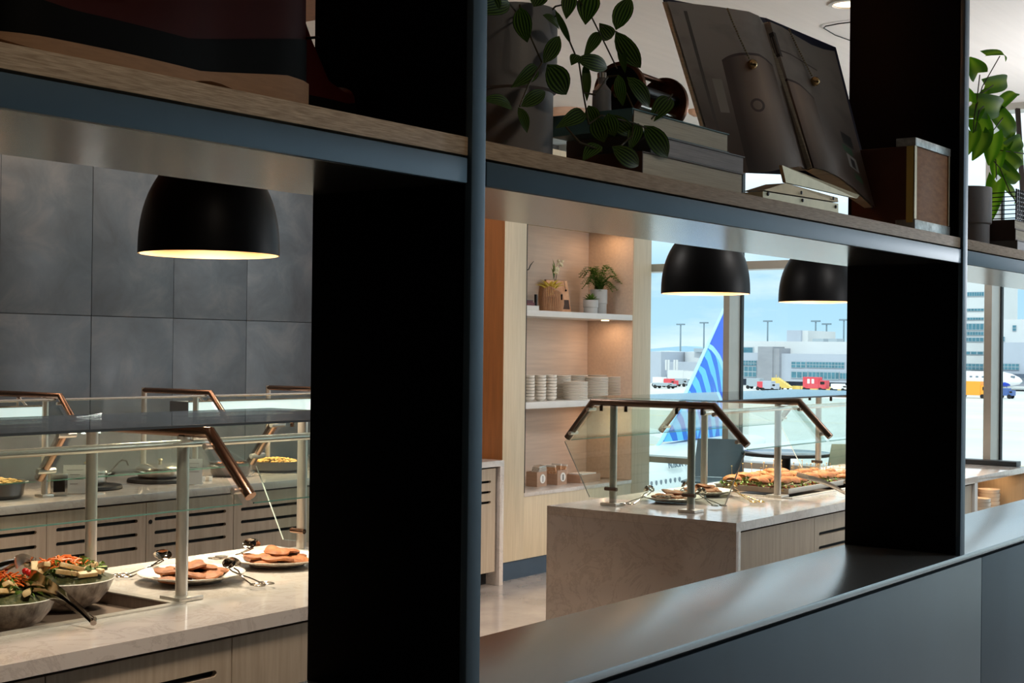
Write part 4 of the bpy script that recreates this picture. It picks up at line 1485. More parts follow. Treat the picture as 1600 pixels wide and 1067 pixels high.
def strip(c, ln_, w, h, rz, ry, label, m_='cheese', name='halloumi_strip', cat='cheese strip', group=None, rx=0.0):
    b = B()
    b.box(-ln_ / 2, ln_ / 2, -w / 2, w / 2, -h / 2, h / 2, bev=min(w, h) * 0.28)
    for v_ in b.bm.verts:
        v_.co += Vector((0, 0.12 * w * sin(v_.co.x / ln_ * 5), 0.25 * h * sin(v_.co.x / ln_ * 4 + 1)))
    o = tag(b.build(name, m_), label, cat, group, c)
    o.rotation_euler = (rx, ry, rz)
    return o


def shreds(name, mat_, c, r, n, label, zmid, ln_=0.05, th_=0.0022, flat=0.35, seed=1, cat='shreds', zs=0.02):
    rnd = random.Random(seed)
    b = B(c)
    for i in range(n):
        a, q = rnd.uniform(0, 2 * pi), r * sqrt(rnd.random())
        p = Vector((c[0] + q * cos(a), c[1] + q * sin(a), zmid + zs * (1 - (q / r) ** 2) + rnd.uniform(-0.004, 0.008)))
        d = Vector((rnd.uniform(-1, 1), rnd.uniform(-1, 1), rnd.uniform(-0.35, 0.35))).normalized() * ln_ * rnd.uniform(0.5, 1)
        b.tube([p - d / 2, p + Vector((0, 0, 0.006)), p + d / 2], th_, 5)
    o = tag(b.build(name, mat_), label, cat, loc=c)
    o['kind'] = 'stuff'
    return o


def greens(c, r, n, label, zmid, seed=3, size=0.03, zs=0.02):
    rnd = random.Random(seed)
    b = B(c)
    for i in range(n):
        a, q = rnd.uniform(0, 2 * pi), r * sqrt(rnd.random())
        p = Vector((c[0] + q * cos(a), c[1] + q * sin(a), zmid + zs * (1 - (q / r) ** 2) + rnd.uniform(-0.01, 0.010)))
        d = Vector((rnd.uniform(-1, 1), rnd.uniform(-1, 1), rnd.uniform(-0.2, 0.8))).normalized()
        nn = Vector((rnd.uniform(-1, 1), rnd.uniform(-1, 1), 1)).normalized()
        b.leaf(p, p + d * size * rnd.uniform(0.6, 1.3), size * rnd.uniform(0.5, 0.9), nn, bend=0.5, nu=4, cup=0.3)
    o = tag(b.build('salad_greens', 'green', recalc=False), label, 'salad greens', loc=c)
    o['kind'] = 'stuff'
    return o


for bi, (bc, lab, w_) in enumerate((((2.757, 3.805), 'speckled salad bowl standing on the well beside the steel post', 'in the right-hand salad bowl'),
                                    ((2.437, 3.655), 'speckled salad bowl at the lower left frame edge', 'in the salad bowl cut by the frame'))):
    bx, by = bc
    r_ = 0.152
    bowl(bc, r_, lab)
    # mound under the toppings
    mo = B((bx, by, 0.9)).lathe([(0, 0.105), (0.05, 0.102), (0.10, 0.088), (0.138, 0.066), (0.120, 0.05), (0.0, 0.04)], (bx, by, 0.884), n=30)
    for v_ in mo.bm.verts:
        v_.co += Vector((random.uniform(-0.004, 0.004), random.uniform(-0.004, 0.004), random.uniform(-0.005, 0.005)))
    o = tag(mo.build('salad_mix', 'chopped'), 'mixed chopped salad heaped ' + w_, 'salad', loc=(bx, by, 0.9))
    o['kind'] = 'stuff'
    greens((bx + 0.03, by, 0.98), 0.095, 110, 'loose green leaves over the salad ' + w_, 0.984, 5 + bi, size=0.026)
    shreds('carrot_shreds', 'carrot', (bx + 0.012, by + 0.03, 1.0), 0.075, 110, 'orange carrot shreds scattered ' + w_, 0.996, seed=11 + bi, zs=0.018, th_=0.0026)
    sg = 'pale halloumi strips ' + w_
    spos = ['far left', 'leftmost', 'near left', 'near middle', 'near right', 'far middle', 'upper left', 'centre', 'right-hand']
    for k, (dx_, dy_, dz_, rz_, ry_) in enumerate(((-0.072, 0.055, 0.112, 0.9, -0.35), (-0.098, 0.0, 0.102, 0.2, -0.3), (-0.045, -0.07, 0.106, -0.9, 0.2), (0.012, -0.098, 0.098, -0.15, 0.1), (0.072, -0.08, 0.098, 0.7, 0.2),
                                                   (-0.05, 0.095, 0.106, 1.5, -0.2), (-0.07, 0.01, 0.124, 1.2, 0.3), (-0.015, -0.055, 0.118, -0.5, 0.35), (0.058, -0.045, 0.108, 0.15, -0.15))):
        strip((bx + dx_, by + dy_, 0.886 + dz_), random.uniform(0.06, 0.078), 0.022, 0.015, rz_ + bi, ry_, spos[k] + ' pale halloumi strip ' + w_, group=sg, rx=random.uniform(-0.5, 0.5))
    for k, (dx_, dy_) in enumerate(((0.115, 0.0), (0.09, 0.045), (0.12, -0.03))):
        q = thing('cucumber_chunk', ['middle', 'far', 'near'][k] + ' cut cucumber chunk ' + w_, 'cucumber', (bx + dx_, by + dy_, 0.977), rz=k, group='cucumber chunks ' + w_)
        B().lathe([(0, 0), (0.0155, 0), (0.0155, 0.011), (0, 0.011)], n=18).build('flesh', 'cucumber', q)
        B().lathe([(0.0156, 0), (0.0168, 0.001), (0.0168, 0.010), (0.0156, 0.011)], n=18).build('skin', 'cucumber_skin', q)
    for k, (dx_, dy_) in enumerate(((-0.118, 0.02), (-0.105, 0.055), (-0.125, -0.02))):
        q = thing('cherry_tomato', ['middle', 'far', 'near'][k] + ' red cherry tomato ' + w_, 'tomato', (bx + dx_, by + dy_, 0.99), group='cherry tomatoes ' + w_)
        B().ball((0, 0, 0), 0.0115).build('skin', 'tomato', q)
        B().tube([(0, 0, 0.010), (0.002, 0, 0.014)], 0.0012, 5).build('stalk', 'green', q)

# broad steel tongs lying from the rim into the bowls
def flat_tongs(hinge, t1, t2, label, w0=0.011, w1=0.024, mat_='tong_steel'):
    Hh = Vector(hinge)
    t = thing('serving_tongs', label, 'tongs', Hh)
    for T, s_ in ((Vector(t1), 1), (Vector(t2), -1)):
        b = B(Hh)
        d = (T - Hh)
        n = 14
        side = d.normalized().cross(Vector((0, 0.2, 1))).normalized()
        upv = side.cross(d.normalized()).normalized()
        prev = None
        for i in range(n + 1):
            f = i / n
            w_ = w0 + (w1 - w0) * max(0, (f - 0.15) / 0.85) ** 1.2
            if f > 0.93:
                w_ *= 0.75
            p = Hh + d * f + upv * (0.012 * sin(pi * f))
            q = [b.v(p + upv * w_ * 0.9 * sgn + side * off_) for sgn, off_ in ((-1, 0.003 * s_), (0, 0), (1, 0.003 * s_))]
            if prev:
                for j in range(2):
                    b.bm.faces.new((prev[j], prev[j + 1], q[j + 1], q[j]))
            prev = q
        b.build('arm', mat_, t, solid=0.0012)
    B(Hh).tube([Hh + Vector((-0.006, -0.008, -0.004)), Hh + Vector((0.006, 0.008, 0.004))], 0.009, 10).build('hinge', mat_, t)
    return t


flat_tongs(atZ(146, 970, 0.924), atZ(21, 908, 1.005), atZ(48, 897, 1.03), 'broad steel tongs leaning from the counter edge onto the salad bowls')
flat_tongs(atZ(52, 876, 1.01), atZ(-8, 895, 0.995), atZ(22, 880, 1.03), 'steel tongs with broad rounded blades behind the left salad bowl')

# sandwich trays
def tray(x0, x1, y0, y1, label, group):
    t = thing('sheet_tray', label, 'tray', ((x0 + x1) / 2, (y0 + y1) / 2, 0.905), group=group)
    o_ = ((x0 + x1) / 2, (y0 + y1) / 2, 0.905)
    b = B(o_).box(x0, x1, y0, y1, 0.906, 0.908)
    b.build('tray_floor', 'pan_grey', t, smooth=0)
    b = B(o_)
    h = 0.028
    out = [(x0, y0, 0.908), (x1, y0, 0.908), (x1, y1, 0.908), (x0, y1, 0.908)]
    inn = [(x0 + 0.003, y0 + 0.003, 0.908), (x1 - 0.003, y0 + 0.003, 0.908), (x1 - 0.003, y1 - 0.003, 0.908), (x0 + 0.003, y1 - 0.003, 0.908)]
    b.prism(out, (0, 0, h), [inn])
    for (a, c, d, e_) in ((x0 - 0.006, x1 + 0.006, y0 - 0.006, y0 + 0.001), (x0 - 0.006, x1 + 0.006, y1 - 0.001, y1 + 0.006), (x0 - 0.006, x0 + 0.001, y0, y1), (x1 - 0.001, x1 + 0.006, y0, y1)):
        b.box(a, c, d, e_, 0.908 + h - 0.004, 0.908 + h + 0.001)
    b.build('rim', 'steel', t, smooth=0)
    return t


tray(7.31, 8.06, 3.50, 3.96, 'steel sheet tray of baguette sandwiches before the window table', None)
tray(8.13, 8.60, 3.50, 3.96, 'steel sheet tray of wrapped rolls half hidden by the dark fin', None)


def sandwich(label, group):
    t = thing('baguette_sandwich', label, 'sandwich', (0, 0, 0), group=group)
    def half(z0, up, r, material, name):
        b = B()
        prev = None
        for i in range(9):
            f = i / 8
            x_ = -0.05 + 0.1 * f
            k = (1 - abs(2 * f - 1) ** 5) ** 0.5 if up else 1
            k = max(0.55, k)
            cur = [b.v((x_, r * cos(a) * k, z0 + (r * 0.62 * sin(a) * k if up else 0.018 * (sin(a))))) for a in [pi * j / 8 for j in range(9)]]
            if prev:
                for j in range(8):
                    b.bm.faces.new((prev[j], prev[j + 1], cur[j + 1], cur[j]))
                b.bm.faces.new((prev[8], prev[0], cur[0], cur[8]))
            else:
                b.bm.faces.new(cur)
            prev = cur
        b.bm.faces.new(prev)
        return b.build(name, material, t)
    half(0.040, True, 0.036, 'bread', 'bread_top')
    B().box(-0.049, 0.049, -0.034, 0.034, 0.0, 0.018, bev=0.006).build('bread_base', 'bread', t)
    B().box(-0.0505, -0.0492, -0.028, 0.028, 0.004, 0.016).build('cut_face', 'crumb', t, smooth=0)
    b = B()
    rnd = random.Random(9)
    for i in range(30):
        p = Vector((rnd.uniform(-0.05, 0.05), rnd.choice((-1, 1)) * rnd.uniform(0.02, 0.037), rnd.uniform(0.020, 0.036)))
        if i < 12:
            p = Vector((-0.05 - rnd.uniform(0, 0.005), rnd.uniform(-0.034, 0.034), rnd.uniform(0.02, 0.038)))
        b.leaf(p, p + Vector((rnd.uniform(-0.014, 0.014), rnd.uniform(-0.016, 0.016), rnd.uniform(-0.008, 0.004))), 0.016, (rnd.uniform(-1, 1), 0.3, 1), bend=0.6, nu=3, cup=0.3)
    b.build('lettuce', 'green', t, recalc=False)
    B().box(-0.0495, 0.0495, -0.031, 0.031, 0.0185, 0.0255, bev=0.002).build('ham_slice', 'ham', t)
    B().box(-0.0485, 0.0485, -0.030, 0.030, 0.026, 0.0315, bev=0.002).build('cheese_slice', 'crumb', t)
    B().tube([(0.0, 0, 0.05), (0.0, 0, 0.098)], 0.0009, 5).build('cocktail_pick', 'toothpick', t)
    B().ball((0, 0, 0.10), 0.0035, sub=1).build('pick_bead', 'toothpick', t)
    return t


lab1 = 'filled baguette piece with a cocktail pick on the nearer sheet tray'
lab2 = 'small filled roll on the farther sheet tray by the fin'
proto = sandwich(lab1, 'baguette pieces on the nearer sheet tray')
first = True
rnd = random.Random(4)
rown = ['near', 'second', 'third', 'far']
for iy in range(3):
    for ix in range(6):
        o = proto if first else copy_tree(proto)
        first = False
        o['label'] = SEQ[ix] + ' filled baguette from the left, ' + ['near', 'middle', 'far'][iy] + ' row of the nearer tray'
        o.scale = (1.14, 1.5, 1.3)
        o.location = (7.372 + ix * 0.122 + rnd.uniform(-0.008, 0.008), 3.575 + iy * 0.152 + rnd.uniform(-0.008, 0.008), 0.9085 + (0.0 if (ix + iy) % 3 else 0.008))
        o.rotation_euler = (rnd.uniform(-0.12, 0.12), rnd.uniform(-0.1, 0.1), rnd.uniform(-0.25, 0.25) + (0 if iy % 2 else 0.18))
for iy in range(4):
    for ix in range(4):
        o = copy_tree(proto)
        o['label'] = SEQ[ix] + ' small roll from the left, ' + rown[iy] + ' row of the farther tray'
        o['group'] = 'small rolls on the farther sheet tray'
        o.scale = (0.9, 1.1, 0.85)
        o.location = (8.19 + ix * 0.105, 3.56 + iy * 0.112, 0.9085)
        o.rotation_euler = (0, 0, 0.5 + rnd.uniform(-0.2, 0.2))
flat_tongs(atZ(1322, 771, 0.92), atZ(1262, 746, 1.0), atZ(1245, 741, 1.01), 'steel tongs lying across the sandwiches, handle towards the fin', 0.010, 0.017, 'steel')

# ------------------------------------------------------------------ hot counter ware
def pan(c, r, h, label, lid=False, trivet=None, food=None, z=0.9, ladle=None, name='serving_pan', handles=True):
    t = thing(name, label, 'pan', (c[0], c[1], z + (0.022 if trivet else 0.0)))
    B().lathe([(0, 0), (r * 0.82, 0), (r * 0.95, h * 0.25), (r, h), (r * 1.04, h + 0.002), (r * 1.04, h + 0.005), (r * 0.97, h + 0.003), (r * 0.90, h * 0.3), (0, 0.01)], n=40).build('pan_body', 'pan_grey' if not lid else 'chrome', t)
    if lid:
        B().lathe([(r * 1.03, h + 0.006), (r * 1.0, h + 0.015), (r * 0.80, h + 0.03), (r * 0.3, h + 0.036), (0, h + 0.037)], n=40).build('lid', 'chrome', t)
        B().lathe([(0, h + 0.037), (0.010, h + 0.037), (0.007, h + 0.048), (0.016, h + 0.056), (0.010, h + 0.064), (0, h + 0.065)], n=18).build('lid_knob', 'brass', t)
    if handles:
        for s_ in (-1, 1):
            B().tube([(s_ * r * 1.0, -0.03, h * 0.8), (s_ * (r + 0.03), -0.025, h * 0.9), (s_ * (r + 0.03), 0.025, h * 0.9), (s_ * r * 1.0, 0.03, h * 0.8)], 0.004, 8).build('handle', 'chrome', t)
    return t


def trivet(c, r, label):
    t = thing('warming_base', label, 'warming base', (c[0], c[1], 0.9015))
    B().lathe([(0, 0), (r * 0.98, 0), (r, 0.004), (r * 0.97, 0.018), (r * 0.84, 0.0205), (0, 0.0205)], n=40).build('base_disc', 'black_matte', t)
    B().lathe([(r * 0.5, 0.0207), (r * 0.62, 0.0207), (r * 0.62, 0.0214), (r * 0.5, 0.0214)], n=36).build('ring_mark', 'dark_metal', t)
    return t


def heap(c, r, z, n, material, label, name, cat, seed=2, size=0.012, hgt=0.02):
    rnd = random.Random(seed)
    b = B((c[0], c[1], z))
    for i in range(n):
        a, q = rnd.uniform(0, 2 * pi), r * sqrt(rnd.random())
        b.ball((c[0] + q * cos(a), c[1] + q * sin(a), z + hgt * (1 - (q / r) ** 2) + rnd.uniform(0, 0.006)), size * rnd.uniform(0.7, 1.2), rnd.uniform(0.8, 1.5), rnd.uniform(0.6, 1), rnd.uniform(0.5, 0.9), 1, 0.12)
    o = tag(b.build(name, material), label, cat, loc=(c[0], c[1], z))
    o['kind'] = 'stuff'
    return o


def ladle(base, up, label):
    b0, u = Vector(base), Vector(up)
    t = thing('ladle', label, 'ladle', b0)
    B(b0).tube([b0, b0.lerp(u, 0.9), u, u + Vector((0.015, -0.008, 0.012)), u + Vector((0.04, -0.015, 0.006)), u + Vector((0.05, -0.02, -0.02))], 0.0045, 8).build('handle', 'dark_metal', t)
    B(b0).lathe([(0, -0.02), (0.022, -0.014), (0.032, 0.0), (0.031, 0.001), (0.02, -0.011), (0, -0.016)], b0, n=18).build('ladle_cup', 'dark_metal', t)
    return t


pan((4.29, 6.52), 0.15, 0.085, 'steel pan of fried food at the left frame edge of the hot counter', name='open_pan')
heap((4.29, 6.52), 0.135, 0.975, 150, 'pasta', 'golden fried pieces in the pan at the left edge', 'fried_potatoes', 'fried food', 5)
trivet((4.91, 6.60), 0.20, 'round black warming base behind the menu card')
pan((4.93, 6.62), 0.115, 0.062, 'small lidded steel pot behind the left menu card', lid=True, trivet=True)
trivet((5.46, 6.64), 0.19, 'round black warming base beneath the widest lidded pan')
pan((5.47, 6.65), 0.135, 0.048, 'wide lidded steel casserole with a brass knob, between the guard posts', lid=True, trivet=True)
pan((5.99, 6.62), 0.125, 0.082, 'open polished steel pan behind the bent rail end', name='open_pan')
heap((5.99, 6.62), 0.11, 0.965, 90, 'flat', 'browned stew pieces filling the open pan by the rail', 'braised_pieces', 'stew', 6, 0.012, 0.008)
pan((6.42, 6.66), 0.165, 0.065, 'wide grey pan heaped with golden potatoes right of the bent rail', name='open_pan', handles=False)
heap((6.42, 6.66), 0.15, 0.953, 230, 'pasta', 'golden roast potato cubes heaped in the wide grey pan', 'roast_potatoes', 'potatoes', 7, 0.012, 0.026)
pan((6.90, 6.64), 0.15, 0.072, 'dark pan of potatoes at the very edge of the wide fin', name='open_pan', handles=False)
heap((6.90, 6.64), 0.135, 0.962, 150, 'pasta', 'golden potato cubes in the dark pan next to the fin', 'roast_potatoes', 'potatoes', 8, 0.012, 0.02)
trivet((4.40, 7.0), 0.10, 'small black warming base far behind at left')
ladle(at(172, 738, 6.66), at(186, 722, 6.68), 'dark ladle with hooked handle standing in the small lidded pot')
ladle(at(273, 735, 6.72), at(284, 711, 6.74), 'dark ladle with hooked handle right of the wide casserole')


def menu_card(px, py, w, h, label, lines):
    p = atZ(px, py, 0.9)
    t = thing('menu_card_holder', label, 'card holder', (p.x, p.y, 0.9012), rz=radians(-38))
    B().box(-w / 2, w / 2, -0.02, 0.02, 0, 0.004).build('foot', 'acrylic', t, smooth=0)
    B().box(-w / 2, w / 2, -0.002, 0.002, 0.004, h).build('card', 'card', t, smooth=0)
    for k, (a, c) in enumerate(lines):
        B().box(-w / 2 + w * a, w / 2 - w * c, -0.0026, -0.0021, h * (0.82 - 0.16 * k), h * (0.82 - 0.16 * k) + 0.0022).build('print_line', 'ink', t, smooth=0)
    return t


menu_card(116, 772, 0.115, 0.155, 'small upright white menu card left of the steel post', ((0.15, 0.1), (0.3, 0.25), (0.15, 0.1), (0.3, 0.35)))
menu_card(302, 758, 0.10, 0.15, 'small upright white menu card hidden mostly by the front post', ((0.2, 0.2), (0.3, 0.3), (0.2, 0.2)))
p = atZ(97, 775, 0.9)
t = thing('napkin_dispenser', 'small polished steel block beside the left menu card', 'dispenser', (p.x, p.y + 0.04, 0.901), rz=radians(-20))
B().box(-0.045, 0.045, -0.03, 0.03, 0, 0.115, bev=0.003).build('case', 'chrome', t)
B().box(-0.03, 0.03, -0.031, -0.0302, 0.02, 0.09).build('slot_plate', 'dark_metal', t, smooth=0)
p = atZ(316, 752, 0.9)
for k in range(2):
    t = thing('salt_shaker', ('left' if not k else 'right') + ' of two tiny white cube shakers right of the hidden menu card', 'shaker', (p.x + 0.035 * k, p.y - 0.02 * k, 0.901), group='white cube shakers')
    B().box(-0.014, 0.014, -0.014, 0.014, 0, 0.028, bev=0.002).build('cube_body', 'white_card', t)
    B().lathe([(0, 0.028), (0.006, 0.028), (0.005, 0.030), (0, 0.030)], n=10).build('shaker_cap', 'chrome', t)

# ------------------------------------------------------------------ crockery in the cabinet
def crockery(name, r, h, prof, mat_='ceramic'):
    return B().lathe(prof, n=30).build(name, mat_)


pl_ = crockery('plate', 0.1, 0.012, [(0, 0.001), (0.07, 0.0), (0.092, 0.0012), (0.099, 0.004), (0.1, 0.0115), (0.096, 0.012), (0.06, 0.006), (0, 0.005)])
bw_ = crockery('bowl', 0.06, 0.04, [(0, 0.002), (0.024, 0.002), (0.027, 0.0), (0.03, 0.002), (0.052, 0.018), (0.056, 0.036), (0.053, 0.0365), (0.048, 0.02), (0.02, 0.008), (0, 0.007)])


def stack(proto, used, c, n, step, label, group, cat, sc=1.0, z=1.3045):
    for k in range(n):
        o = proto if not used[0] else proto.copy()
        if used[0]:
            COL.objects.link(o)
        used[0] = True
        tag(o, (ORD[k] if k < n - 1 else 'topmost') + (' ' if k in (0, n - 1) else ' from the bottom, ') + label, cat, group, (c[0] + random.uniform(-0.0016, 0.0016), c[1] + random.uniform(-0.0016, 0.0016), z + k * step), random.uniform(0, 3))
        o.scale = (sc, sc, 1)


u1, u2 = [False], [False]
for (px, Y, n, lab, sc) in ((899, 6.37, 12, 'nearest and lowest', 1.0), (932, 6.42, 14, 'middle front', 0.97), (960, 6.44, 14, 'rightmost', 0.95),
                            (876, 6.57, 15, 'leftmost rear', 0.85), (900, 6.58, 15, 'second rear', 1.0), (930, 6.58, 15, 'third rear', 1.0)):
    stack(pl_, u1, (at(px, 610, Y).x, Y), n, 0.0122 if n < 13 else 0.0128, 'white plate in the ' + lab + ' crockery stack', 'white plates, ' + lab + ' stack', 'plate', sc)
for px, lab in ((826, 'leftmost'), (844, 'middle'), (861, 'right-hand')):
    stack(bw_, u2, (at(px, 610, 6.36).x, 6.36), 8, 0.0235, 'nested small bowl in the ' + lab + ' column', 'small bowls, ' + lab + ' column', 'bowl', 0.84)

# stacked bowls in the lit island niche
nb = crockery('bowl', 0.1, 0.04, [(0, 0.002), (0.05, 0.002), (0.053, 0.0), (0.058, 0.002), (0.082, 0.02), (0.086, 0.045), (0.083, 0.0455), (0.077, 0.022), (0.05, 0.008), (0, 0.007)])
u3 = [False]
for (px, py, n, lab) in ((1531, 790, 4, 'front left'), (1545, 780, 5, 'middle'), (1562, 775, 6, 'rear right')):
    Y = {4: 3.26, 5: 3.33, 6: 3.41}[n]
    stack(nb, u3, (at(px, py, Y).x, Y), n, 0.028, 'bowl in the ' + lab + ' stack of the orange niche', 'niche bowls, ' + lab + ' stack', 'bowl', 0.85 + 0.05 * (n - 4), 0.5805)

# cutlery boxes on the bottom shelf
def cutlery_box(x0, y0, label, kraft):
    w, d, h = 0.13, 0.105, 0.115
    t = thing('cutlery_box', label, 'box', (x0 + w / 2, y0 + d / 2, 0.6285))
    o_ = (x0 + w / 2, y0 + d / 2, 0.6285)
    zb = 0.6285
    th_ = 0.006
    B(o_).box(x0, x0 + w, y0, y0 + th_, zb, zb + h).build('front_panel', 'crate', t, smooth=0)
    B(o_).box(x0, x0 + w, y0 + d - th_, y0 + d, zb, zb + h).build('back_panel', 'crate', t, smooth=0)
    B(o_).box(x0, x0 + th_, y0 + th_, y0 + d - th_, zb, zb + h).build('side_panel', 'crate', t, smooth=0)
    B(o_).box(x0 + w - th_, x0 + w, y0 + th_, y0 + d - th_, zb, zb + h).build('side_panel', 'crate', t, smooth=0)
    cx_, cz_ = x0 + w * 0.56, zb + h * 0.52
    B(o_).lathe([(0, 0), (0.036, 0), (0.036, 0.003), (0, 0.003)], (cx_, y0 - 0.0005, cz_), n=28, Mx=Matrix.Rotation(pi / 2, 4, 'X')).build('round_badge', 'white_card', t)
    for q in ((-1, 1) if kraft else (0,)):
        B(o_).tube([(cx_ + q * 0.007, y0 - 0.0045, cz_ - 0.024), (cx_ + q * 0.007, y0 - 0.0045, cz_ + 0.008)], 0.0022, 6).build('badge_handle', 'ink', t)
        B(o_).ball((cx_ + q * 0.007, y0 - 0.0045, cz_ + 0.015), 0.006, 0.7, 0.3, 1.4, 1).build('badge_spoon_head', 'ink', t)
    return t


cutlery_box(9.005, 6.449, 'small wooden box with a round fork badge, left of two', False)
cutlery_box(9.246, 6.422, 'small wooden box with a round cutlery badge, right of two', True)
for k in range(9):
    t = thing('cutlery_packet', SEQ[k] + ' wrapped cutlery packet from the left in the left badge box', 'cutlery packet', (9.018 + k * 0.013, 6.50, 0.655), group='wrapped cutlery packets')
    b = B()
    b.box(-0.004, 0.004, -0.035, 0.035, 0, 0.125)
    o = b.build('sleeve', 'wrap', t, smooth=0)
    B().box(-0.003, 0.003, -0.03, 0.03, 0.1252, 0.137).build('fork_tines', 'chrome', t, smooth=0)
    t.rotation_euler = (0.1, 0.25 - 0.02 * k, 0)
for k in range(3):
    t = thing('snack_pouch', ['left', 'middle', 'right'][k] + ' kraft pouch fanned out of the right badge box', 'pouch', (9.27 + k * 0.035, 6.475, 0.66), group='kraft pouches')
    B().box(-0.004, 0.004, -0.042, 0.042, 0, 0.125).build('printed_sleeve', 'kraft', t, smooth=0)
    B().box(-0.0052, 0.0052, -0.046, 0.046, 0.118, 0.133).build('white_hem', 'white_card', t, smooth=0)
    t.rotation_euler = (0, -0.35 + 0.38 * k, 0)
o_ = (9.65, 6.46, 0.6285)
t = thing('napkin_tray', 'long low wooden tray of napkins on the bottom shelf', 'tray', o_)
B(o_).box(9.508, 9.80, 6.378, 6.384, 0.6285, 0.692).build('front_panel', 'crate', t, smooth=0)
B(o_).box(9.508, 9.80, 6.534, 6.54, 0.6285, 0.692).build('back_panel', 'crate', t, smooth=0)
B(o_).box(9.508, 9.514, 6.3845, 6.5335, 0.6285, 0.692).build('side_panel', 'crate', t, smooth=0)
B(o_).box(9.794, 9.80, 6.3845, 6.5335, 0.6285, 0.692).build('side_panel', 'crate', t, smooth=0)
B(o_).box(9.514, 9.794, 6.3845, 6.5335, 0.6285, 0.634).build('tray_floor', 'crate', t, smooth=0)
for k in range(4):
    tag(B().box(-0.11, 0.11, -0.065, 0.065, 0, 0.015, bev=0.002).build('folded_napkin', 'white_card'), ORD[k] + ' folded pale napkin counting upward in the low wooden tray', 'napkin', 'napkins in the low tray', (9.655, 6.459, 0.6345 + k * 0.0165), 0.02 * k - 0.03)

# ------------------------------------------------------------------ top niche: plants, basket, books
ZN = 1.9985


def two_tier_pot(c, z, r, h, label, mat_, step=0.5, cat='plant pot', name='plant_pot', grp=None):
    t = thing(name, label, cat, (c[0], c[1], z), group=grp)
    B().lathe([(0, 0), (r * 0.90, 0), (r * 0.92, 0.004), (r * 0.92, h * step), (r, h * step + 0.004), (r, h - 0.003), (r * 0.98, h), (r * 0.90, h), (r * 0.90, h - 0.02), (0, h - 0.02)], n=44).build('pot_body', mat_, t)
    B().lathe([(0, h - 0.012), (r * 0.895, h - 0.014), (r * 0.895, h - 0.0195), (0, h - 0.0195)], n=30).build('soil', 'soil', t)
    return t


fp = two_tier_pot((9.84, 6.44), ZN, 0.072, 0.205, 'tall pale two-tier pot holding the fern in the top niche', 'pot_white', 0.42)
sp_ = two_tier_pot((9.66, 6.40), ZN, 0.062, 0.112, 'short pale two-tier pot in front of the fern pot', 'pot_white', 0.45)
fern = thing('fern', 'lush green fern growing from the tall pale pot', 'fern', (9.84, 6.44, ZN + 0.19))
rnd = random.Random(21)
for i in range(40):
    a = 2 * pi * i / 40 + rnd.uniform(-0.1, 0.1)
    ln_ = rnd.uniform(0.14, 0.30) * (0.75 if sin(a) > 0 else 1.0)
    up_ = rnd.uniform(0.06, 0.24)
    b = B()
    P = []
    for k in range(7):
        f = k / 6
        P.append(Vector((cos(a) * ln_ * f, sin(a) * ln_ * 0.62 * f, up_ * sin(min(1.0, f * 1.25) * pi * 0.62) - 0.07 * f ** 3)))
    b.tube(P, 0.0014, 4)
    for k in range(1, 7):
        for s_ in (-1, 1):
            d = (P[k] - P[k - 1]).normalized()
            sd_ = d.cross(Vector((0, 0, 1))).normalized() * s_
            for q_ in (0.25, 0.75):
                p = P[k - 1].lerp(P[k], q_)
                b.leaf(p, p + (sd_ * 0.9 + d * 0.5).normalized() * 0.046 * (1.1 - k / 9), 0.019, (0, 0, 1), nu=2, bend=0.2)
    b.build('frond', 'fern', fern, recalc=False)
sg_ = thing('potted_succulent', 'small green rosette plant in the short pale pot', 'plant', (9.66, 6.40, ZN + 0.10))
for i in range(22):
    a = i * 2.4
    r0 = 0.022 + 0.05 * (i / 22)
    b = B().leaf((0.008 * cos(a), 0.008 * sin(a), 0), (r0 * 1.2 * cos(a), r0 * 1.2 * sin(a), 0.075 - 0.055 * (i / 22)), 0.024, (-cos(a), -sin(a), 1.2), nu=4, cup=0.25)
    b.build('leaf', 'fern', sg_, recalc=False)
# woven basket
bk = thing('woven_basket', 'brown ribbed basket with slanted rim in the top niche', 'basket', (9.13, 6.42, ZN))
bb_ = B()
n_s = 40
for i in range(n_s):
    a = 2 * pi * i / n_s
    hx = 0.145 - 0.035 * cos(a)
    P = []
    for k in range(5):
        f = k / 4
        rx = 0.098 + 0.014 * sin(f * pi) + 0.008 * f
        P.append(Vector((rx * cos(a), rx * 0.62 * sin(a), hx * f + 0.002)))
    B().tube(P, 0.0058, 6).build('rib', 'basket', bk)
prof_b = B()
prof_b.lathe([(0, 0.003), (0.094, 0.003), (0.106, 0.06), (0.1, 0.105), (0.094, 0.106), (0.09, 0.02), (0, 0.012)], n=30, sy=0.62).build('liner', 'basket_dark', bk)
rimp = [(0.107 * cos(a), 0.107 * 0.62 * sin(a), 0.147 - 0.035 * cos(a)) for a in [2 * pi * j / 28 for j in range(29)]]
B().tube(rimp, 0.006, 6).build('rim', 'basket', bk)
B().box(-0.004 + 0.03, 0.01 + 0.03, -0.076, -0.069, 0.085, 0.125, bev=0.002).build('clasp', 'black_leather', bk)
ypl = thing('bromeliad', 'yellow leafed bromeliad growing out of the ribbed basket', 'plant', (9.10, 6.42, ZN + 0.125))
for i in range(18):
    a = i * 2.4
    q = 0.45 + 0.55 * (i / 18)
    B().leaf((0, 0, 0), (0.17 * q * cos(a), 0.09 * q * sin(a), 0.15 - 0.075 * q), 0.036, (-cos(a), -sin(a), 1.0), nu=5, cup=0.3, bend=0.35).build('leaf', 'yleaf', ypl, recalc=False)
fl = thing('flower_stem', 'stem of small cream flowers rising from the basket', 'flowers', (9.17, 6.43, ZN + 0.12))
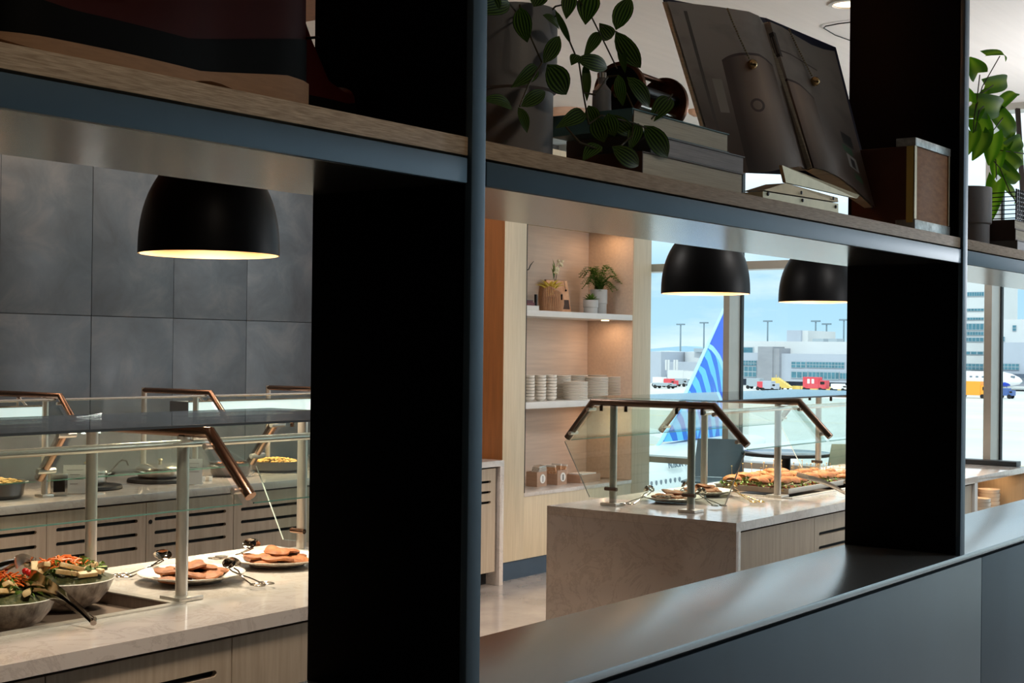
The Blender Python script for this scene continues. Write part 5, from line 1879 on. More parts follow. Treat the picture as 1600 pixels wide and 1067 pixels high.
for (x1_, z1_) in ((0.03, 0.20), (0.075, 0.25), (0.0, 0.185)):
    B().tube([(0, 0, 0), (x1_ * 0.4, 0, z1_ * 0.6), (x1_, 0, z1_)], 0.0018, 5).build('stalk', 'stem', fl)
    for j in range(7):
        B().ball((x1_ + random.uniform(-0.026, 0.026), random.uniform(-0.014, 0.014), z1_ + random.uniform(-0.02, 0.024)), 0.0145, 1, 1, 0.8, 1, 0.15).build('blossom', 'flower', fl)
for (x1_, z1_) in ((-0.02, 0.25), (-0.035, 0.21), (-0.008, 0.28)):
    B().leaf((0, 0, 0.12), (x1_, 0, z1_), 0.022, (0, -1, 0.2), nu=4).build('leaf', 'fern', fl, recalc=False)
bk.scale = (1.14, 1.0, 1.12)
ypl.location = (9.09, 6.40, ZN + 0.15)
ypl.scale = (1.15, 1.0, 1.0)
fl.location = (9.17, 6.42, ZN + 0.14)
# leaning open picture book
M['copper_print'] = mat('copper_toned_print', (206, 140, 98), rough=0.5, col2=(236, 190, 150), vscale=9)
lb = thing('open_picture_book', 'open copper-toned picture book leaning behind the basket', 'book', (9.45, 6.53, ZN), rz=radians(-18))
lb.scale = (1.1, 1, 1.12)
lb.rotation_euler = (radians(-12), 0, radians(-14))
B().box(-0.12, 0.085, 0, 0.012, 0.004, 0.245, bev=0.002).build('pages', 'copper_print', lb)
B().box(-0.124, 0.089, 0.0125, 0.016, 0, 0.25).build('cover', 'cover_brown', lb, smooth=0)
B().box(-0.03, 0.075, -0.0008, -0.0001, 0.03, 0.10).build('lower_photo', 'cover_brown', lb, smooth=0)
B().tube([(0.05, -0.004, 0.24), (0.055, -0.004, 0.175)], 0.0015, 5).build('ribbon', 'dark_metal', lb)
B().ball((0.056, -0.006, 0.17), 0.008).build('ribbon_weight', 'dark_metal', lb)


def flat_book(c, w, d, h, label, cover, page='paper', rz=0.0, group=None, z=None, spine=None):
    t = thing('book', label, 'book', c, rz, group)
    B().box(0.003, w - 0.003, 0.003, d - 0.003, 0.0025, h - 0.0025).build('pages', page, t, smooth=0)
    b = B()
    b.box(0, w, 0, d, 0, 0.0022)
    b.box(0, w, 0, d, h - 0.0022, h)
    b.box(0, w, d - 0.0025, d, 0.0022, h - 0.0022) if spine != 'left' else b.box(0, 0.0025, 0, d, 0.0022, h - 0.0022)
    b.build('cover', cover, t, smooth=0)
    return t


flat_book((8.62, 6.33, ZN), 0.225, 0.16, 0.038, 'white book at the bottom of the flat pile, far left of the top niche', 'white_card', 'white_card')
flat_book((8.64, 6.34, ZN + 0.0385), 0.165, 0.15, 0.022, 'book with red and grey spine in the flat pile of the top niche', 'stripe_print', 'stripe_print')
flat_book((8.64, 6.35, ZN + 0.061), 0.155, 0.14, 0.018, 'thin dark book lying uppermost in the flat pile of the niche', 'cover_navy', 'stripe_print')
ub_ = thing('book', 'upright white book standing on the flat pile at the far left', 'book', (8.66, 6.40, ZN + 0.0795))
B().box(0, 0.055, 0, 0.11, 0, 0.20, bev=0.002).build('cover', 'white_card', ub_)
B().box(0.012, 0.04, -0.0008, -0.0001, 0.05, 0.065).build('spine_mark', 'ink', ub_, smooth=0)
bt = tag(B((8.80, 6.46, ZN)).box(8.90, 8.915, 6.40, 6.42, ZN, ZN + 0.13, bev=0.002).build('book_support', 'black_matte'), 'slim black bookend between the white books and the basket', 'bookend', loc=(8.80, 6.46, ZN))
t = thing('twig', 'thin dark curved twig rising above the upright white book', 'twig', (8.70, 6.45, ZN + 0.28))
B((8.70, 6.45, ZN + 0.28)).tube([(8.70, 6.45, ZN + 0.281), at(826, 421, 6.45), at(829, 414, 6.45), at(834, 408, 6.45)], [0.004, 0.004, 0.004, 0.0015], 6).build('twig_shoot', 'dark_metal', t)

# ------------------------------------------------------------------ window-side table and stools
tp = atX(1228, 707, 9.82)
tt = thing('round_table', 'round dark bar table by the window behind the sandwiches', 'table', (tp.x, tp.y, 0))
B().lathe([(0, 0.925), (0.325, 0.925), (0.33, 0.928), (0.33, 0.948), (0.325, 0.951), (0, 0.951)], n=60).build('tabletop', 'table_top', tt)
B().lathe([(0.3302, 0.926), (0.333, 0.93), (0.333, 0.947), (0.3302, 0.950)], n=60).build('edge_band', 'table_edge', tt)
B().tube([(0, 0, 0.03), (0, 0, 0.924)], 0.036, 20).build('column', 'table_edge', tt)
B().lathe([(0, 0), (0.26, 0), (0.26, 0.008), (0.06, 0.03), (0, 0.03)], n=40).build('base', 'table_edge', tt)


def stool(x, y, rz, label, mat_, bw=0.40, wing=0.0):
    t = thing('bar_stool', label, 'stool', (x, y, 0), rz)
    # seat faces local +y ... back at y = 0.18
    B().box(-bw / 2, bw / 2, -0.22, 0.18, 0.715, 0.733, bev=0.006).build('seat', mat_, t)
    b = B()
    prev = None
    for i in range(9):
        u = i / 8 * 2 - 1
        cur = [b.v((u * bw * 0.5 * (1 - 0.10 * k), 0.19 + 0.06 * k - 0.05 * u * u, 0.735 + 0.29 * k)) for k in (0, 0.5, 0.93, 1)]
        if prev:
            for j in range(3):
                b.bm.faces.new((prev[j], prev[j + 1], cur[j + 1], cur[j]))
        prev = cur
    b.build('backrest', mat_, t, solid=0.012)
    for sx in (-1, 1):
        for sy in (-1, 1):
            B().tube([(sx * 0.15, sy * 0.15 - 0.02, 0.714), (sx * 0.21, sy * 0.21 - 0.02, 0.002)], 0.011, 8).build('leg', 'table_edge', t)
    B().tube([(sx * 0.188, sy * 0.188 - 0.02, 0.26) for sx, sy in ((-1, -1), (1, -1), (1, 1), (-1, 1), (-1, -1))], 0.008, 8).build('footrest', 'table_edge', t)
    return t


stool(9.55, 5.19, radians(-75), 'blue-grey stool with a broad back standing left of the round table', 'chair_blue')
stool(10.13, 4.44, radians(-35 + 180), 'pale green-grey stool right of the round table, beside the fin', 'chair_green')
# ------------------------------------------------------------------ things on the divider shelf
ZS = ub + 0.0735      # top of the oak board
# vintage boots, left bay
def boot(x_heel, yc_, dirn, label, lenb=0.46, tilt=0.0, z0=None):
    t = thing('leather_boot', label, 'boot', (x_heel, yc_, ZS + 0.0005))
    d = dirn
    def foot(u):
        "half width along the sole, u from heel 0 to toe 1"
        return 0.046 * (0.55 + 0.45 * min(1, u / 0.12) ** 0.5) * (1.0 + 0.22 * sin(pi * min(1, max(0, (u - 0.35) / 0.6)))) * (1 if u < 0.86 else max(0.05, (1 - ((u - 0.86) / 0.14) ** 2)) ** 0.5)
    def slab(z_lo, z_hi, grow, material, name):
        b = B()
        prev = None
        n = 26
        for i in range(n + 1):
            u = i / n
            w = foot(u) + grow
            x = d * (-u * lenb - (grow if i == n else -grow if i == 0 else 0))
            lo, hi = z_lo(u), z_hi(u)
            cur = [b.v((x, -w, lo)), b.v((x, w, lo)), b.v((x, w, hi)), b.v((x, -w, hi))]
            if prev:
                for j in range(4):
                    b.bm.faces.new((prev[j], prev[(j + 1) % 4], cur[(j + 1) % 4], cur[j]))
            else:
                b.bm.faces.new(cur)
            prev = cur
        b.bm.faces.new(prev)
        return b.build(name, material, t, smooth=50)
    arch = lambda u: 0.012 * max(0, sin(pi * min(1, max(0, (u - 0.27) / 0.2)))) + 0.02 * max(0, (u - 0.8) / 0.2) ** 2
    top_ = lambda u: 0.040 - 0.021 * min(1, max(0, (u - 0.12) / 0.3))
    slab(lambda u: arch(u) * 0.8, lambda u: top_(u), 0.003, 'sole', 'sole')
    slab(lambda u: top_(u) + 0.0004, lambda u: 0.102 - 0.045 * min(1, u * 2.2) + 0.012 * max(0, (u - 0.8) / 0.2), 0.0005, 'black_leather', 'rand')
    b = B()
    prev = None
    n, mseg = 26, 12
    for i in range(n + 1):
        u = i / n
        w = foot(u) - 0.001
        top = 0.30 if u < 0.36 else 0.30 - 0.20 * min(1, (u - 0.36) / 0.3) ** 0.8 - 0.03 * max(0, (u - 0.66) / 0.34)
        if u > 0.9:
            top = 0.10 - 0.03 * (u - 0.9) / 0.1
        lo = max(0.055, 0.101 - 0.1 * u)
        x = -d * u * lenb
        cur = []
        for j in range(mseg + 1):
            a = pi * j / mseg
            k = sin(a)
            cur.append(b.v((x, -w * cos(a) * (1 if u > 0.5 else 1 - 0.0 * k), lo + (top - lo) * (k ** 0.55))))
        if prev:
            for j in range(mseg):
                b.bm.faces.new((prev[j], prev[j + 1], cur[j + 1], cur[j]))
        else:
            b.bm.faces.new(cur)
        prev = cur
    b.bm.faces.new(prev)
    b.build('upper', 'red_leather', t, smooth=60)
    b = B()
    for k in range(4):
        u = 0.44 + k * 0.07
        zz = 0.30 - 0.20 * min(1, (u - 0.36) / 0.3) ** 0.8 + 0.004
        b.tube([(-d * u * lenb, -0.022, zz - 0.006), (-d * u * lenb, 0, zz + 0.003), (-d * u * lenb, 0.022, zz - 0.006)], 0.003, 6)
    b.build('laces', 'black_leather', t)
    B().tube([(0.002 * d, -0.047, 0.104), (0.004 * d, 0, 0.107), (0.002 * d, 0.047, 0.104)], 0.002, 6).build('welt_seam', 'black_leather', t)
    t.rotation_euler = (0, 0, tilt)
    return t


boot(1.425, 1.455, 1, 'dark red leather boot with black rand, heel at the shelf middle', 0.52, 0.02)
boot(1.43, 1.60, -1, 'second dark red leather boot behind, toe against the wide fin', 0.27, 0.06)

# book pile, middle bay
flat_book((2.287, 1.402, ZS), 0.409, 0.20, 0.047, 'thick cream-paged book at the bottom of the divider shelf pile', 'cover_brown', 'paper', spine='left')
flat_book((2.32, 1.404, ZS + 0.0475), 0.386, 0.195, 0.037, 'white-paged book in the middle of the divider shelf pile', 'cover_grey', 'paper_grey', spine='left')
flat_book((2.26, 1.408, ZS + 0.085), 0.382, 0.19, 0.040, 'teal-covered book on top of the divider shelf pile', 'cover_teal', 'paper', spine='left')

# copper-rimmed reel on the books
cz = ZS + 0.125 + 0.058
rl = thing('brass_reel', 'old copper reel of two discs joined by rods on top of the book pile', 'reel', (2.46, 1.51, cz), rz=radians(4))
for s_ in (-1, 1):
    Mx = Matrix.Translation((s_ * 0.095, 0, 0)) @ Matrix.Rotation(pi / 2, 4, 'Y')
    B().lathe([(0.056, -0.006), (0.057, 0.0), (0.056, 0.006), (0.049, 0.006), (0.049, -0.006), (0.056, -0.006)], n=40, Mx=Mx).build('copper_rim', 'copper', rl)
    B().lathe([(0, -0.002), (0.0495, -0.002), (0.0495, 0.002), (0, 0.002)], n=36, Mx=Mx).build('disc', 'copper' if s_ > 0 else 'dark_metal', rl)
    B().lathe([(0, -0.010), (0.016, -0.008), (0.016, 0.008), (0, 0.010)], n=20, Mx=Mx).build('hub', 'brass_shiny', rl)
for (yy, zz, r_, mm) in ((0, 0.045, 0.006, 'copper'), (-0.03, 0.004, 0.010, 'dark_metal'), (0.03, -0.018, 0.006, 'dark_metal'), (-0.028, -0.028, 0.005, 'chrome'), (0.0, -0.05, 0.005, 'dark_metal')):
    B().tube([(-0.091, yy, zz), (0.091, yy, zz)], r_, 12).build('rod', mm, rl)
bt = thing('glass_bottle', 'small blue-grey glass bottle on the books beside the reel', 'bottle', (2.335, 1.47, ZS + 0.126))
bt.location = (2.295, 1.50, ZS + 0.1255)
B().lathe([(0, 0), (0.018, 0), (0.019, 0.004), (0.018, 0.045), (0.008, 0.058), (0.008, 0.07), (0, 0.07)], n=24).build('bottle_body', 'pot', bt)
B().lathe([(0, 0.07), (0.0095, 0.07), (0.0095, 0.08), (0, 0.08)], n=16).build('stopper', 'chrome', bt)

# open book on the brass stand
BKM = bpy.data.materials.new('printed_book_page')
BKM.use_nodes = True
t = BKM.node_tree
bs = t.nodes['Principled BSDF']
bs.inputs['Roughness'].default_value = 0.32
uvn = t.nodes.new('ShaderNodeUVMap')
sp = t.nodes.new('ShaderNodeSeparateXYZ')
t.links.new(uvn.outputs[0], sp.inputs[0])
U_, V_ = sp.outputs['X'], sp.outputs['Y']


def smask(lo, hi, x, s_=0.01):
    n2 = t.nodes.new('ShaderNodeMapRange')
    n2.inputs['From Min'].default_value = lo
    n2.inputs['From Max'].default_value = hi
    t.links.new(x, n2.inputs['Value'])
    return n2.outputs[0]


def mixc(a, b_, f):
    n2 = t.nodes.new('ShaderNodeMix')
    n2.data_type = 'RGBA'
    for nm, v2 in (('A', a), ('B', b_)):
        if isinstance(v2, tuple):
            n2.inputs[nm].default_value = lin(v2)
        else:
            t.links.new(v2, n2.inputs[nm])
    t.links.new(f, n2.inputs['Factor'])
    return n2.outputs['Result']


def between(x, lo, hi):
    return mth('MULTIPLY', mth('GREATER_THAN', x, lo), mth('LESS_THAN', x, hi))


nzn = t.nodes.new('ShaderNodeTexNoise')
nzn.inputs['Scale'].default_value = 5.0
nzn.inputs['Detail'].default_value = 8
t.links.new(uvn.outputs[0], nzn.inputs['Vector'])
base = mixc((116, 104, 98), (186, 176, 168), smask(0.2, 0.95, V_))
base = mixc(base, (84, 66, 56), mth('MULTIPLY', smask(0.62, 0.10, V_), 0.85))
base = mixc(base, (60, 48, 42), mth('MULTIPLY', smask(0.5, 0.75, nzn.outputs['Fac']), 0.5))
# two tall tanks with domed tops
for (u0, u1, vt) in ((0.16, 0.42, 0.72), (0.46, 0.74, 0.60)):
    um = (u0 + u1) / 2
    hw = (u1 - u0) / 2
    top = mth('SUBTRACT', vt, mth('MULTIPLY', mth('POWER', mth('ABSOLUTE', mth('DIVIDE', mth('SUBTRACT', U_, um), hw)), 2.5), 0.06))
    ins = mth('MULTIPLY', between(U_, u0, u1), mth('LESS_THAN', V_, top))
    shade = mixc((182, 156, 138), (74, 52, 42), mth('ABSOLUTE', mth('DIVIDE', mth('SUBTRACT', U_, um + 0.03), hw)))
    shade = mixc(shade, (46, 36, 32), mth('MULTIPLY', smask(0.45, 0.02, V_), 0.8))
    base = mixc(base, shade, ins)
    edge = mth('MULTIPLY', between(U_, u0, u1), mth('LESS_THAN', mth('ABSOLUTE', mth('SUBTRACT', V_, top)), 0.008))
    base = mixc(base, (66, 40, 36), edge)
for (u0, u1, v0, v1, c_) in ((0.055, 0.07, 0.2, 0.95, (90, 82, 76)), (0.86, 0.94, 0.33, 0.41, (40, 38, 40)), (0.845, 0.915, 0.27, 0.315, (60, 110, 76)),
                             (0.86, 0.93, 0.17, 0.26, (170, 172, 172)), (0.88, 0.91, 0.18, 0.24, (50, 50, 56)), (0.88, 0.94, 0.10, 0.145, (60, 96, 66)), (0.60, 0.82, 0.80, 0.81, (70, 50, 46)),
                             (0.52, 0.60, 0.76, 0.93, (66, 58, 56)), (0.53, 0.545, 0.78, 0.90, (150, 140, 130)), (0.565, 0.58, 0.78, 0.90, (150, 140, 130)), (0.10, 0.14, 0.35, 0.55, (168, 160, 152))):
    base = mixc(base, c_, mth('MULTIPLY', between(U_, u0, u1), between(V_, v0, v1)))
du = mth('MULTIPLY', mth('SUBTRACT', U_, 0.27), 1.25)
dv = mth('SUBTRACT', V_, 0.40)
rr_ = mth('SQRT', mth('ADD', mth('MULTIPLY', du, du), mth('MULTIPLY', dv, dv)))
base = mixc(base, (72, 46, 38), between(rr_, 0.028, 0.042))
t.links.new(base, bs.inputs['Base Color'])

ob0 = at(1225, 290, 1.55)
obk = thing('open_book', 'large open photo book propped on a brass stand', 'book', (ob0.x, ob0.y, ZS + 0.02))
OO = (ob0.x, ob0.y, ZS + 0.02)
# page rows given as (px, py, Y) along top and bottom, left page then right page
topL = [(1043, 2, 1.66), (1075, 5, 1.645), (1110, 9, 1.628), (1145, 14, 1.61), (1170, 18, 1.60), (1186, 25, 1.605), (1194, 38, 1.625)]
botL = [(1122, 262, 1.545), (1145, 268, 1.53), (1172, 270, 1.51), (1200, 268, 1.49), (1228, 263, 1.48), (1250, 260, 1.485), (1262, 266, 1.505)]
topR = [(1194, 38, 1.625), (1203, 34, 1.612), (1222, 42, 1.605), (1244, 56, 1.605), (1268, 70, 1.615), (1287, 77, 1.625), (1304, 80, 1.635)]
botR = [(1262, 266, 1.505), (1272, 262, 1.485), (1290, 266, 1.47), (1312, 277, 1.465), (1334, 294, 1.47), (1352, 310, 1.48), (1367, 324, 1.49)]
for nm, T_, B_, u0, u1 in (('left_page', topL, botL, 0.0, 0.5), ('right_page', topR, botR, 0.5, 1.0)):
    b = B(OO)
    uvl = b.bm.loops.layers.uv.new('UVMap')
    rows = []
    nv = 10
    for j in range(nv + 1):
        f = j / nv
        row = []
        for i in range(len(T_)):
            pt, pb = at(*T_[i]), at(*B_[i])
            row.append((b.v(pb.lerp(pt, f)), (u0 + (u1 - u0) * i / (len(T_) - 1), f)))
        rows.append(row)
    for A_, C_ in zip(rows, rows[1:]):
        for i in range(len(A_) - 1):
            f_ = b.bm.faces.new((A_[i][0], A_[i + 1][0], C_[i + 1][0], C_[i][0]))
            for lp, uvc in zip(f_.loops, (A_[i][1], A_[i + 1][1], C_[i + 1][1], C_[i][1])):
                lp[uvl].uv = uvc
    b.build(nm, BKM, obk, recalc=False, smooth=60)
    # block of pages behind the sheet
    b = B(OO)
    k_ = len(T_)
    f1 = [b.v(at(T_[i][0], T_[i][1], T_[i][2]) + Vector((0, 0.006, 0))) for i in range(k_)]
    f2 = [b.v(at(B_[i][0], B_[i][1], B_[i][2]) + Vector((0, 0.006, 0))) for i in range(k_)]
    Yt = max(q[2] for q in T_) + 0.014
    Yb_ = max(q[2] for q in B_) + 0.014
    g1 = [b.v(Vector((at(T_[i][0], T_[i][1], T_[i][2]).x, Yt, at(T_[i][0], T_[i][1], T_[i][2]).z))) for i in range(k_)]
    g2 = [b.v(Vector((at(B_[i][0], B_[i][1], B_[i][2]).x, Yb_, at(B_[i][0], B_[i][1], B_[i][2]).z))) for i in range(k_)]
    for i in range(k_ - 1):
        b.bm.faces.new((f1[i], f1[i + 1], f2[i + 1], f2[i]))
        b.bm.faces.new((g1[i], g1[i + 1], g2[i + 1], g2[i]))
        b.bm.faces.new((f1[i], f1[i + 1], g1[i + 1], g1[i]))
        b.bm.faces.new((f2[i], f2[i + 1], g2[i + 1], g2[i]))
    b.bm.faces.new((f1[0], f2[0], g2[0], g1[0]))
    b.bm.faces.new((f1[-1], f2[-1], g2[-1], g1[-1]))
    b.build('page_block', 'paper', obk, smooth=0)
# cover board, a little larger, behind the pages
cvL = [at(1038, -4, 1.662), at(1044, -4, 1.672), at(1196, 30, 1.655), at(1308, 74, 1.668)]
b = B(OO)
b.prism([at(1038, -3, 1.676), at(1196, 28, 1.650), at(1262, 274, 1.530), at(1118, 268, 1.562)], (0, 0.005, 0))
b.build('cover_board', 'cover_navy', obk, smooth=0)
b = B(OO)
b.prism([at(1197, 28, 1.650), at(1306, 74, 1.655), at(1371, 330, 1.512), at(1264, 274, 1.528)], (0, 0.005, 0))
b.build('cover_board', 'cover_navy', obk, smooth=0)

bs_ = thing('brass_stand', 'brass book stand with rivets under the open book', 'book stand', (3.03, 1.42, ZS))
OBS = (3.03, 1.42, ZS)


def slabq(b, quad, dy):
    P = [at(px, py, Y) for (px, py, Y) in quad]
    b.prism([(q.x, q.y, max(q.z, ZS + 0.0005)) for q in P], (0, dy, 0))
    return b


slabq(B(OBS), [(1222, 258, 1.40), (1343, 305, 1.40), (1339, 310, 1.405), (1228, 285, 1.405)], 0.008).build('lip', 'brass', bs_, smooth=0)
slabq(B(OBS), [(1228, 286, 1.407), (1309, 309, 1.407), (1310, 316, 1.402), (1193, 297, 1.402)], 0.05).build('upper_band', 'brass', bs_, smooth=0)
slabq(B(OBS), [(1192, 299, 1.402), (1310, 318, 1.402), (1310, 338, 1.402), (1192, 313, 1.402)], 0.05).build('lower_band', 'brass', bs_, smooth=0)
for (px, py) in ((1200, 303), (1252, 301), (1254, 313), (1302, 310), (1306, 323)):
    B(OBS).lathe([(0, 0), (0.0045, 0), (0.0035, 0.002), (0, 0.0025)], at(px, py, 1.4015), n=12, Mx=Matrix.Rotation(pi / 2, 4, 'X')).build('rivet', 'dark_metal', bs_)
B(OBS).box(3.0, 3.03, 1.46, 1.64, ZS + 0.0005, ZS + 0.012).build('rear_foot', 'brass', bs_, smooth=0)
B(OBS).tube([(3.015, 1.635, ZS + 0.01), (3.05, 1.66, ZS + 0.30)], 0.005, 8).build('back_prop', 'brass', bs_)

for (pts, lab) in (([(1137, 14, 1.605), (1143, 30, 1.592), (1156, 60, 1.58), (1172, 94, 1.562)], 'beaded chain with a brass ball hanging over the left page'),
                   ([(1233, 46, 1.598), (1244, 70, 1.588), (1258, 98, 1.572), (1270, 121, 1.556)], 'beaded chain with a brass ball hanging over the right page')):
    P = [at(*q) for q in pts]
    pw = thing('page_weight', lab, 'page weight', P[-1], group='page weights on the open book')
    b = B(P[-1])
    for a_, c_ in zip(P, P[1:]):
        n = max(2, int((c_ - a_).length / 0.0058))
        for i in range(n):
            b.ball(a_.lerp(c_, i / n), 0.0030, sub=1)
    o = b.build('bead_chain', 'brass', pw)
    o['kind'] = 'stuff'
    B().ball((0.004, -0.004, -0.010), 0.0125, sub=3).build('ball', 'brass_shiny', pw)

# plywood box with tin corners
bx_ = thing('wooden_box', 'small plywood box with scuffed tin corners beside the fin', 'box', (3.80, 1.49, ZS))
OX = (3.80, 1.49, ZS)
x0, x1, y0, y1, z0, z1 = 3.665, 3.925, 1.40, 1.575, ZS + 0.0005, ZS + 0.225
B(OX).box(x0, x1, y0, y1, z0, z1, bev=0.0015).build('box_body', 'box_wood', bx_)
B(OX).box(x0 - 0.0022, x0 - 0.0002, y0 + 0.012, y1, z0, z1 - 0.001).build('dark_side', 'box_dark', bx_, smooth=0)  # darker brown sheet over the box's left face
B(OX).box(x0 - 0.004, x0 - 0.0023, y0 + 0.001, y0 + 0.02, z0 + 0.02, z1).build('yellow_edging', 'veh_yellow', bx_, smooth=0)
B(OX).box(x0 - 0.004, x0 + 0.012, y0 - 0.003, y0 - 0.0003, z0 + 0.03, z1).build('brass_strip', 'brass', bx_, smooth=0)
B(OX).box(x1 - 0.007, x1 + 0.002, y0 - 0.003, y0 - 0.0003, z0 + 0.03, z1).build('brass_strip', 'brass', bx_, smooth=0)
for (za, zb_) in ((z0, z0 + 0.028), (z1 + 0.0003, z1 + 0.022)):
    B(OX).box(x0 - 0.003, x1 + 0.003, y0 - 0.0045, y0 + 0.05, za if za > z0 else z0, zb_, bev=0.001).build('tin_corner', 'tin', bx_)


# trailing plant in the grey pot
def pot_plant(name, label, off):
    return thing(name, label, 'plant', off)


p1 = two_tier_pot((2.07, 1.545), ZS, 0.079, 0.285, 'grey two-tier ceramic pot beside the slim stile', 'pot', 0.47)
pe = thing('peperomia', 'trailing plant with striped pointed leaves spilling over the grey pot', 'plant', (2.07, 1.545, ZS + 0.27))
OP = (2.07, 1.545, ZS + 0.27)


def lf(px0, py0, px1, py1, w, Y=1.43, dY=0.0, root=None, off=OP, material='leaf', heart=0.0, tw=0.0, bend=0.2, cup=0.1):
    a, c = at(px0, py0, Y), at(px1, py1, Y - dY)
    wd = w / FPX * (a - CAM).dot(_F)
    nrm = (CAM - a).normalized() + Vector((random.uniform(-0.5, 0.5) + tw, 0, random.uniform(-0.1, 0.5)))
    return B(off).leaf(a, c, wd, nrm.normalized(), bend=bend, heart=heart, cup=cup, nu=8).build('leaf', material, root, recalc=False)


L1 = [(806, 5, 737, 17, 27, 1.42), (812, 12, 823, 67, 31, 1.42), (852, 95, 877, 53, 25, 1.43), (845, 101, 804, 134, 26, 1.43), (858, 103, 888, 150, 40, 1.42), (817, 163, 857, 140, 24, 1.42),
      (806, 165, 757, 152, 26, 1.41), (812, 168, 826, 208, 19, 1.41), (907, 92, 956, 107, 27, 1.44), (940, 46, 914, 87, 20, 1.45), (915, 98, 918, 158, 15, 1.45), (957, 62, 938, 38, 25, 1.45),
      (963, 42, 986, -8, 31, 1.45), (964, 54, 1003, 111, 32, 1.45), (968, 64, 977, 115, 14, 1.46), (924, -12, 914, 36, 37, 1.44), (892, -14, 885, 28, 25, 1.43), (869, 18, 893, 71, 11, 1.44),
      (852, 22, 878, 45, 17, 1.43), (919, 172, 874, 196, 26, 1.42), (985, 122, 1020, 170, 27, 1.42), (1051, 147, 1017, 188, 30, 1.41), (1011, 199, 1048, 249, 34, 1.39), (966, 117, 973, 166, 20, 1.41),
      (930, 184, 944, 224, 30, 1.41), (955, 183, 994, 215, 26, 1.41), (962, 232, 1003, 262, 30, 1.39), (938, 222, 912, 247, 26, 1.395), (998, 190, 985, 232, 24, 1.40), (920, 166, 932, 196, 24, 1.42),
      (780, 20, 760, -14, 26, 1.42), (835, 8, 850, -20, 30, 1.44), (905, -8, 935, -30, 28, 1.45), (950, 178, 960, 214, 28, 1.40), (905, 84, 893, 100, 20, 1.43), (760, 345, 771, 371, 18, 1.40)]
for q in L1[:-1]:
    lf(*q[:5], Y=q[5], root=pe)
stems = [[(815, 30, 1.50), (812, 8, 1.47), (830, 60, 1.43), (847, 98, 1.43)], [(840, 38, 1.5), (868, 10, 1.46), (905, 2, 1.45), (924, 26, 1.45), (942, 62, 1.45), (964, 107, 1.45)],
         [(850, 40, 1.5), (872, 22, 1.46), (893, 72, 1.44), (905, 100, 1.43), (912, 150, 1.42), (920, 194, 1.41)], [(847, 98, 1.43), (826, 132, 1.42), (812, 166, 1.41)],
         [(938, 40, 1.45), (964, 50, 1.45)], [(912, 145, 1.43), (930, 148, 1.42), (950, 120, 1.44), (966, 118, 1.42)], [(966, 118, 1.42), (990, 170, 1.41), (988, 212, 1.40), (960, 236, 1.40)],
         [(920, 194, 1.41), (940, 180, 1.41), (990, 192, 1.40), (1010, 200, 1.395)], [(884, 198, 1.42), (905, 222, 1.40), (940, 236, 1.39)], [(820, 35, 1.5), (795, 4, 1.45), (775, 6, 1.43)],
         [(1018, 186, 1.41), (1040, 160, 1.415), (1051, 147, 1.41)]]
for s_ in stems:
    B(OP).tube([at(*q) for q in s_], 0.0016, 6).build('stem', 'stem', pe)

# pothos in the right-hand pot
two_tier_pot((4.53, 1.56), ZS, 0.082, 0.205, 'grey two-tier ceramic pot in the right bay beside the fin', 'pot', 0.42)
po = thing('pothos', 'bright green pothos with heart-shaped leaves in the right-hand pot', 'plant', (4.53, 1.56, ZS + 0.19))
OQ = (4.53, 1.56, ZS + 0.19)
L2 = [(1550, 78, 1580, 88, 13), (1531, 117, 1518, 92, 30), (1552, 133, 1584, 124, 27), (1565, 157, 1596, 138, 21), (1535, 166, 1578, 170, 38), (1530, 160, 1546, 132, 15), (1521, 180, 1533, 158, 25),
      (1567, 184, 1590, 224, 34), (1557, 280, 1547, 345, 29), (1573, 248, 1599, 268, 28), (1540, 200, 1524, 246, 32), (1552, 208, 1546, 256, 30), (1560, 238, 1553, 277, 22), (1582, 228, 1603, 214, 26),
      (1566, 262, 1599, 292, 24), (1516, 160, 1510, 136, 20), (1572, 210, 1560, 250, 26), (1585, 240, 1605, 250, 30), (1530, 190, 1545, 230, 34), (1520, 205, 1512, 240, 26), (1575, 290, 1592, 318, 20)]
for q in L2:
    lf(q[0], q[1], q[2], q[3], q[4] * 1.25, Y=1.50 + random.uniform(-0.03, 0.03), root=po, off=OQ, material='leaf2', heart=1.0, bend=0.25, cup=0.08)
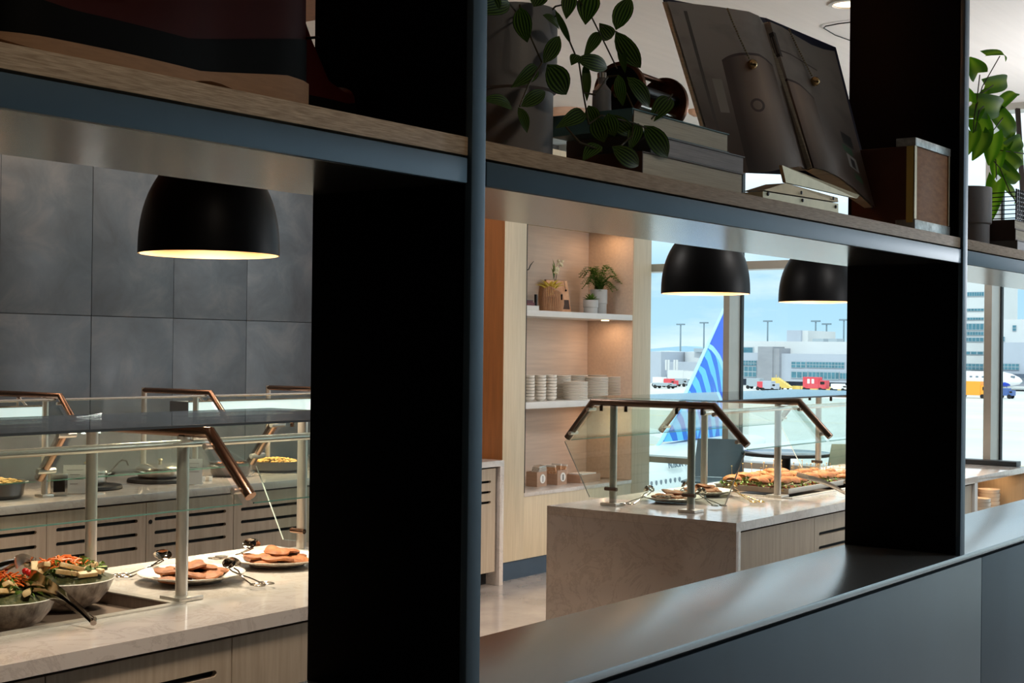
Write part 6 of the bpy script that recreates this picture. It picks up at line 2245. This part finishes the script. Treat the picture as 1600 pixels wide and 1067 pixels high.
for s_ in ([(1520, 232, 1.55), (1522, 180, 1.52), (1535, 135, 1.50), (1562, 88, 1.50)], [(1522, 185, 1.52), (1527, 150, 1.50), (1531, 117, 1.50)], [(1526, 150, 1.51), (1540, 142, 1.5), (1552, 133, 1.50)],
           [(1518, 232, 1.55), (1530, 172, 1.5), (1537, 166, 1.5)], [(1530, 232, 1.54), (1555, 200, 1.5), (1567, 184, 1.5)], [(1535, 232, 1.54), (1562, 262, 1.46), (1578, 300, 1.44), (1590, 320, 1.43)],
           [(1535, 230, 1.54), (1570, 236, 1.48), (1600, 240, 1.46)], [(1535, 232, 1.54), (1556, 250, 1.47), (1557, 280, 1.45)]):
    B(OQ).tube([at(*q) for q in s_], 0.0018, 6).build('stem', 'stem', po)

xb0 = at(1590, 360, 1.42).x
flat_book((xb0, 1.42, ZS), 0.25, 0.20, 0.040, 'dark book at the bottom of the right bay pile', 'cover_grey', 'cover_navy', spine='left')
flat_book((xb0 - 0.004, 1.425, ZS + 0.0405), 0.24, 0.19, 0.036, 'brown book in the middle of the right bay pile', 'cover_brown', 'paper', spine='left')
flat_book((xb0 + 0.003, 1.43, ZS + 0.077), 0.24, 0.18, 0.030, 'dark brown book on top of the right bay pile', 'cover_brown', 'paper', spine='left')
wb_ = thing('wire_basket', 'black wire basket on the right bay books', 'basket', (xb0 + 0.02, 1.43, ZS + 0.1075))
for k in range(7):
    B().box(0.0, 0.20, 0.0, 0.003, 0.004 + k * 0.014, 0.007 + k * 0.014).build('cross_wire', 'dark_metal', wb_, smooth=0)
    B().box(0.0, 0.003, 0.0, 0.15, 0.004 + k * 0.014, 0.007 + k * 0.014).build('cross_wire', 'dark_metal', wb_, smooth=0)
for k in range(10):
    B().box(0.02 * k, 0.02 * k + 0.003, -0.001, 0.004, 0, 0.10).build('upright_wire', 'dark_metal', wb_, smooth=0)
pA, pB_ = at(1590, 170, 1.64), at(1606, 300, 1.60)
lp_ = thing('leaning_batten', 'dark wooden batten leaning behind the pothos leaves', 'batten', (pB_.x, pB_.y, ZS))
dv_ = (pA - Vector((pB_.x, pB_.y, ZS + 0.002)))
B((pB_.x, pB_.y, ZS)).tube([(pB_.x, pB_.y, ZS + 0.002), pA], 0.020, 4, flat=0.5).build('batten_bar', 'cover_brown', lp_, smooth=0)
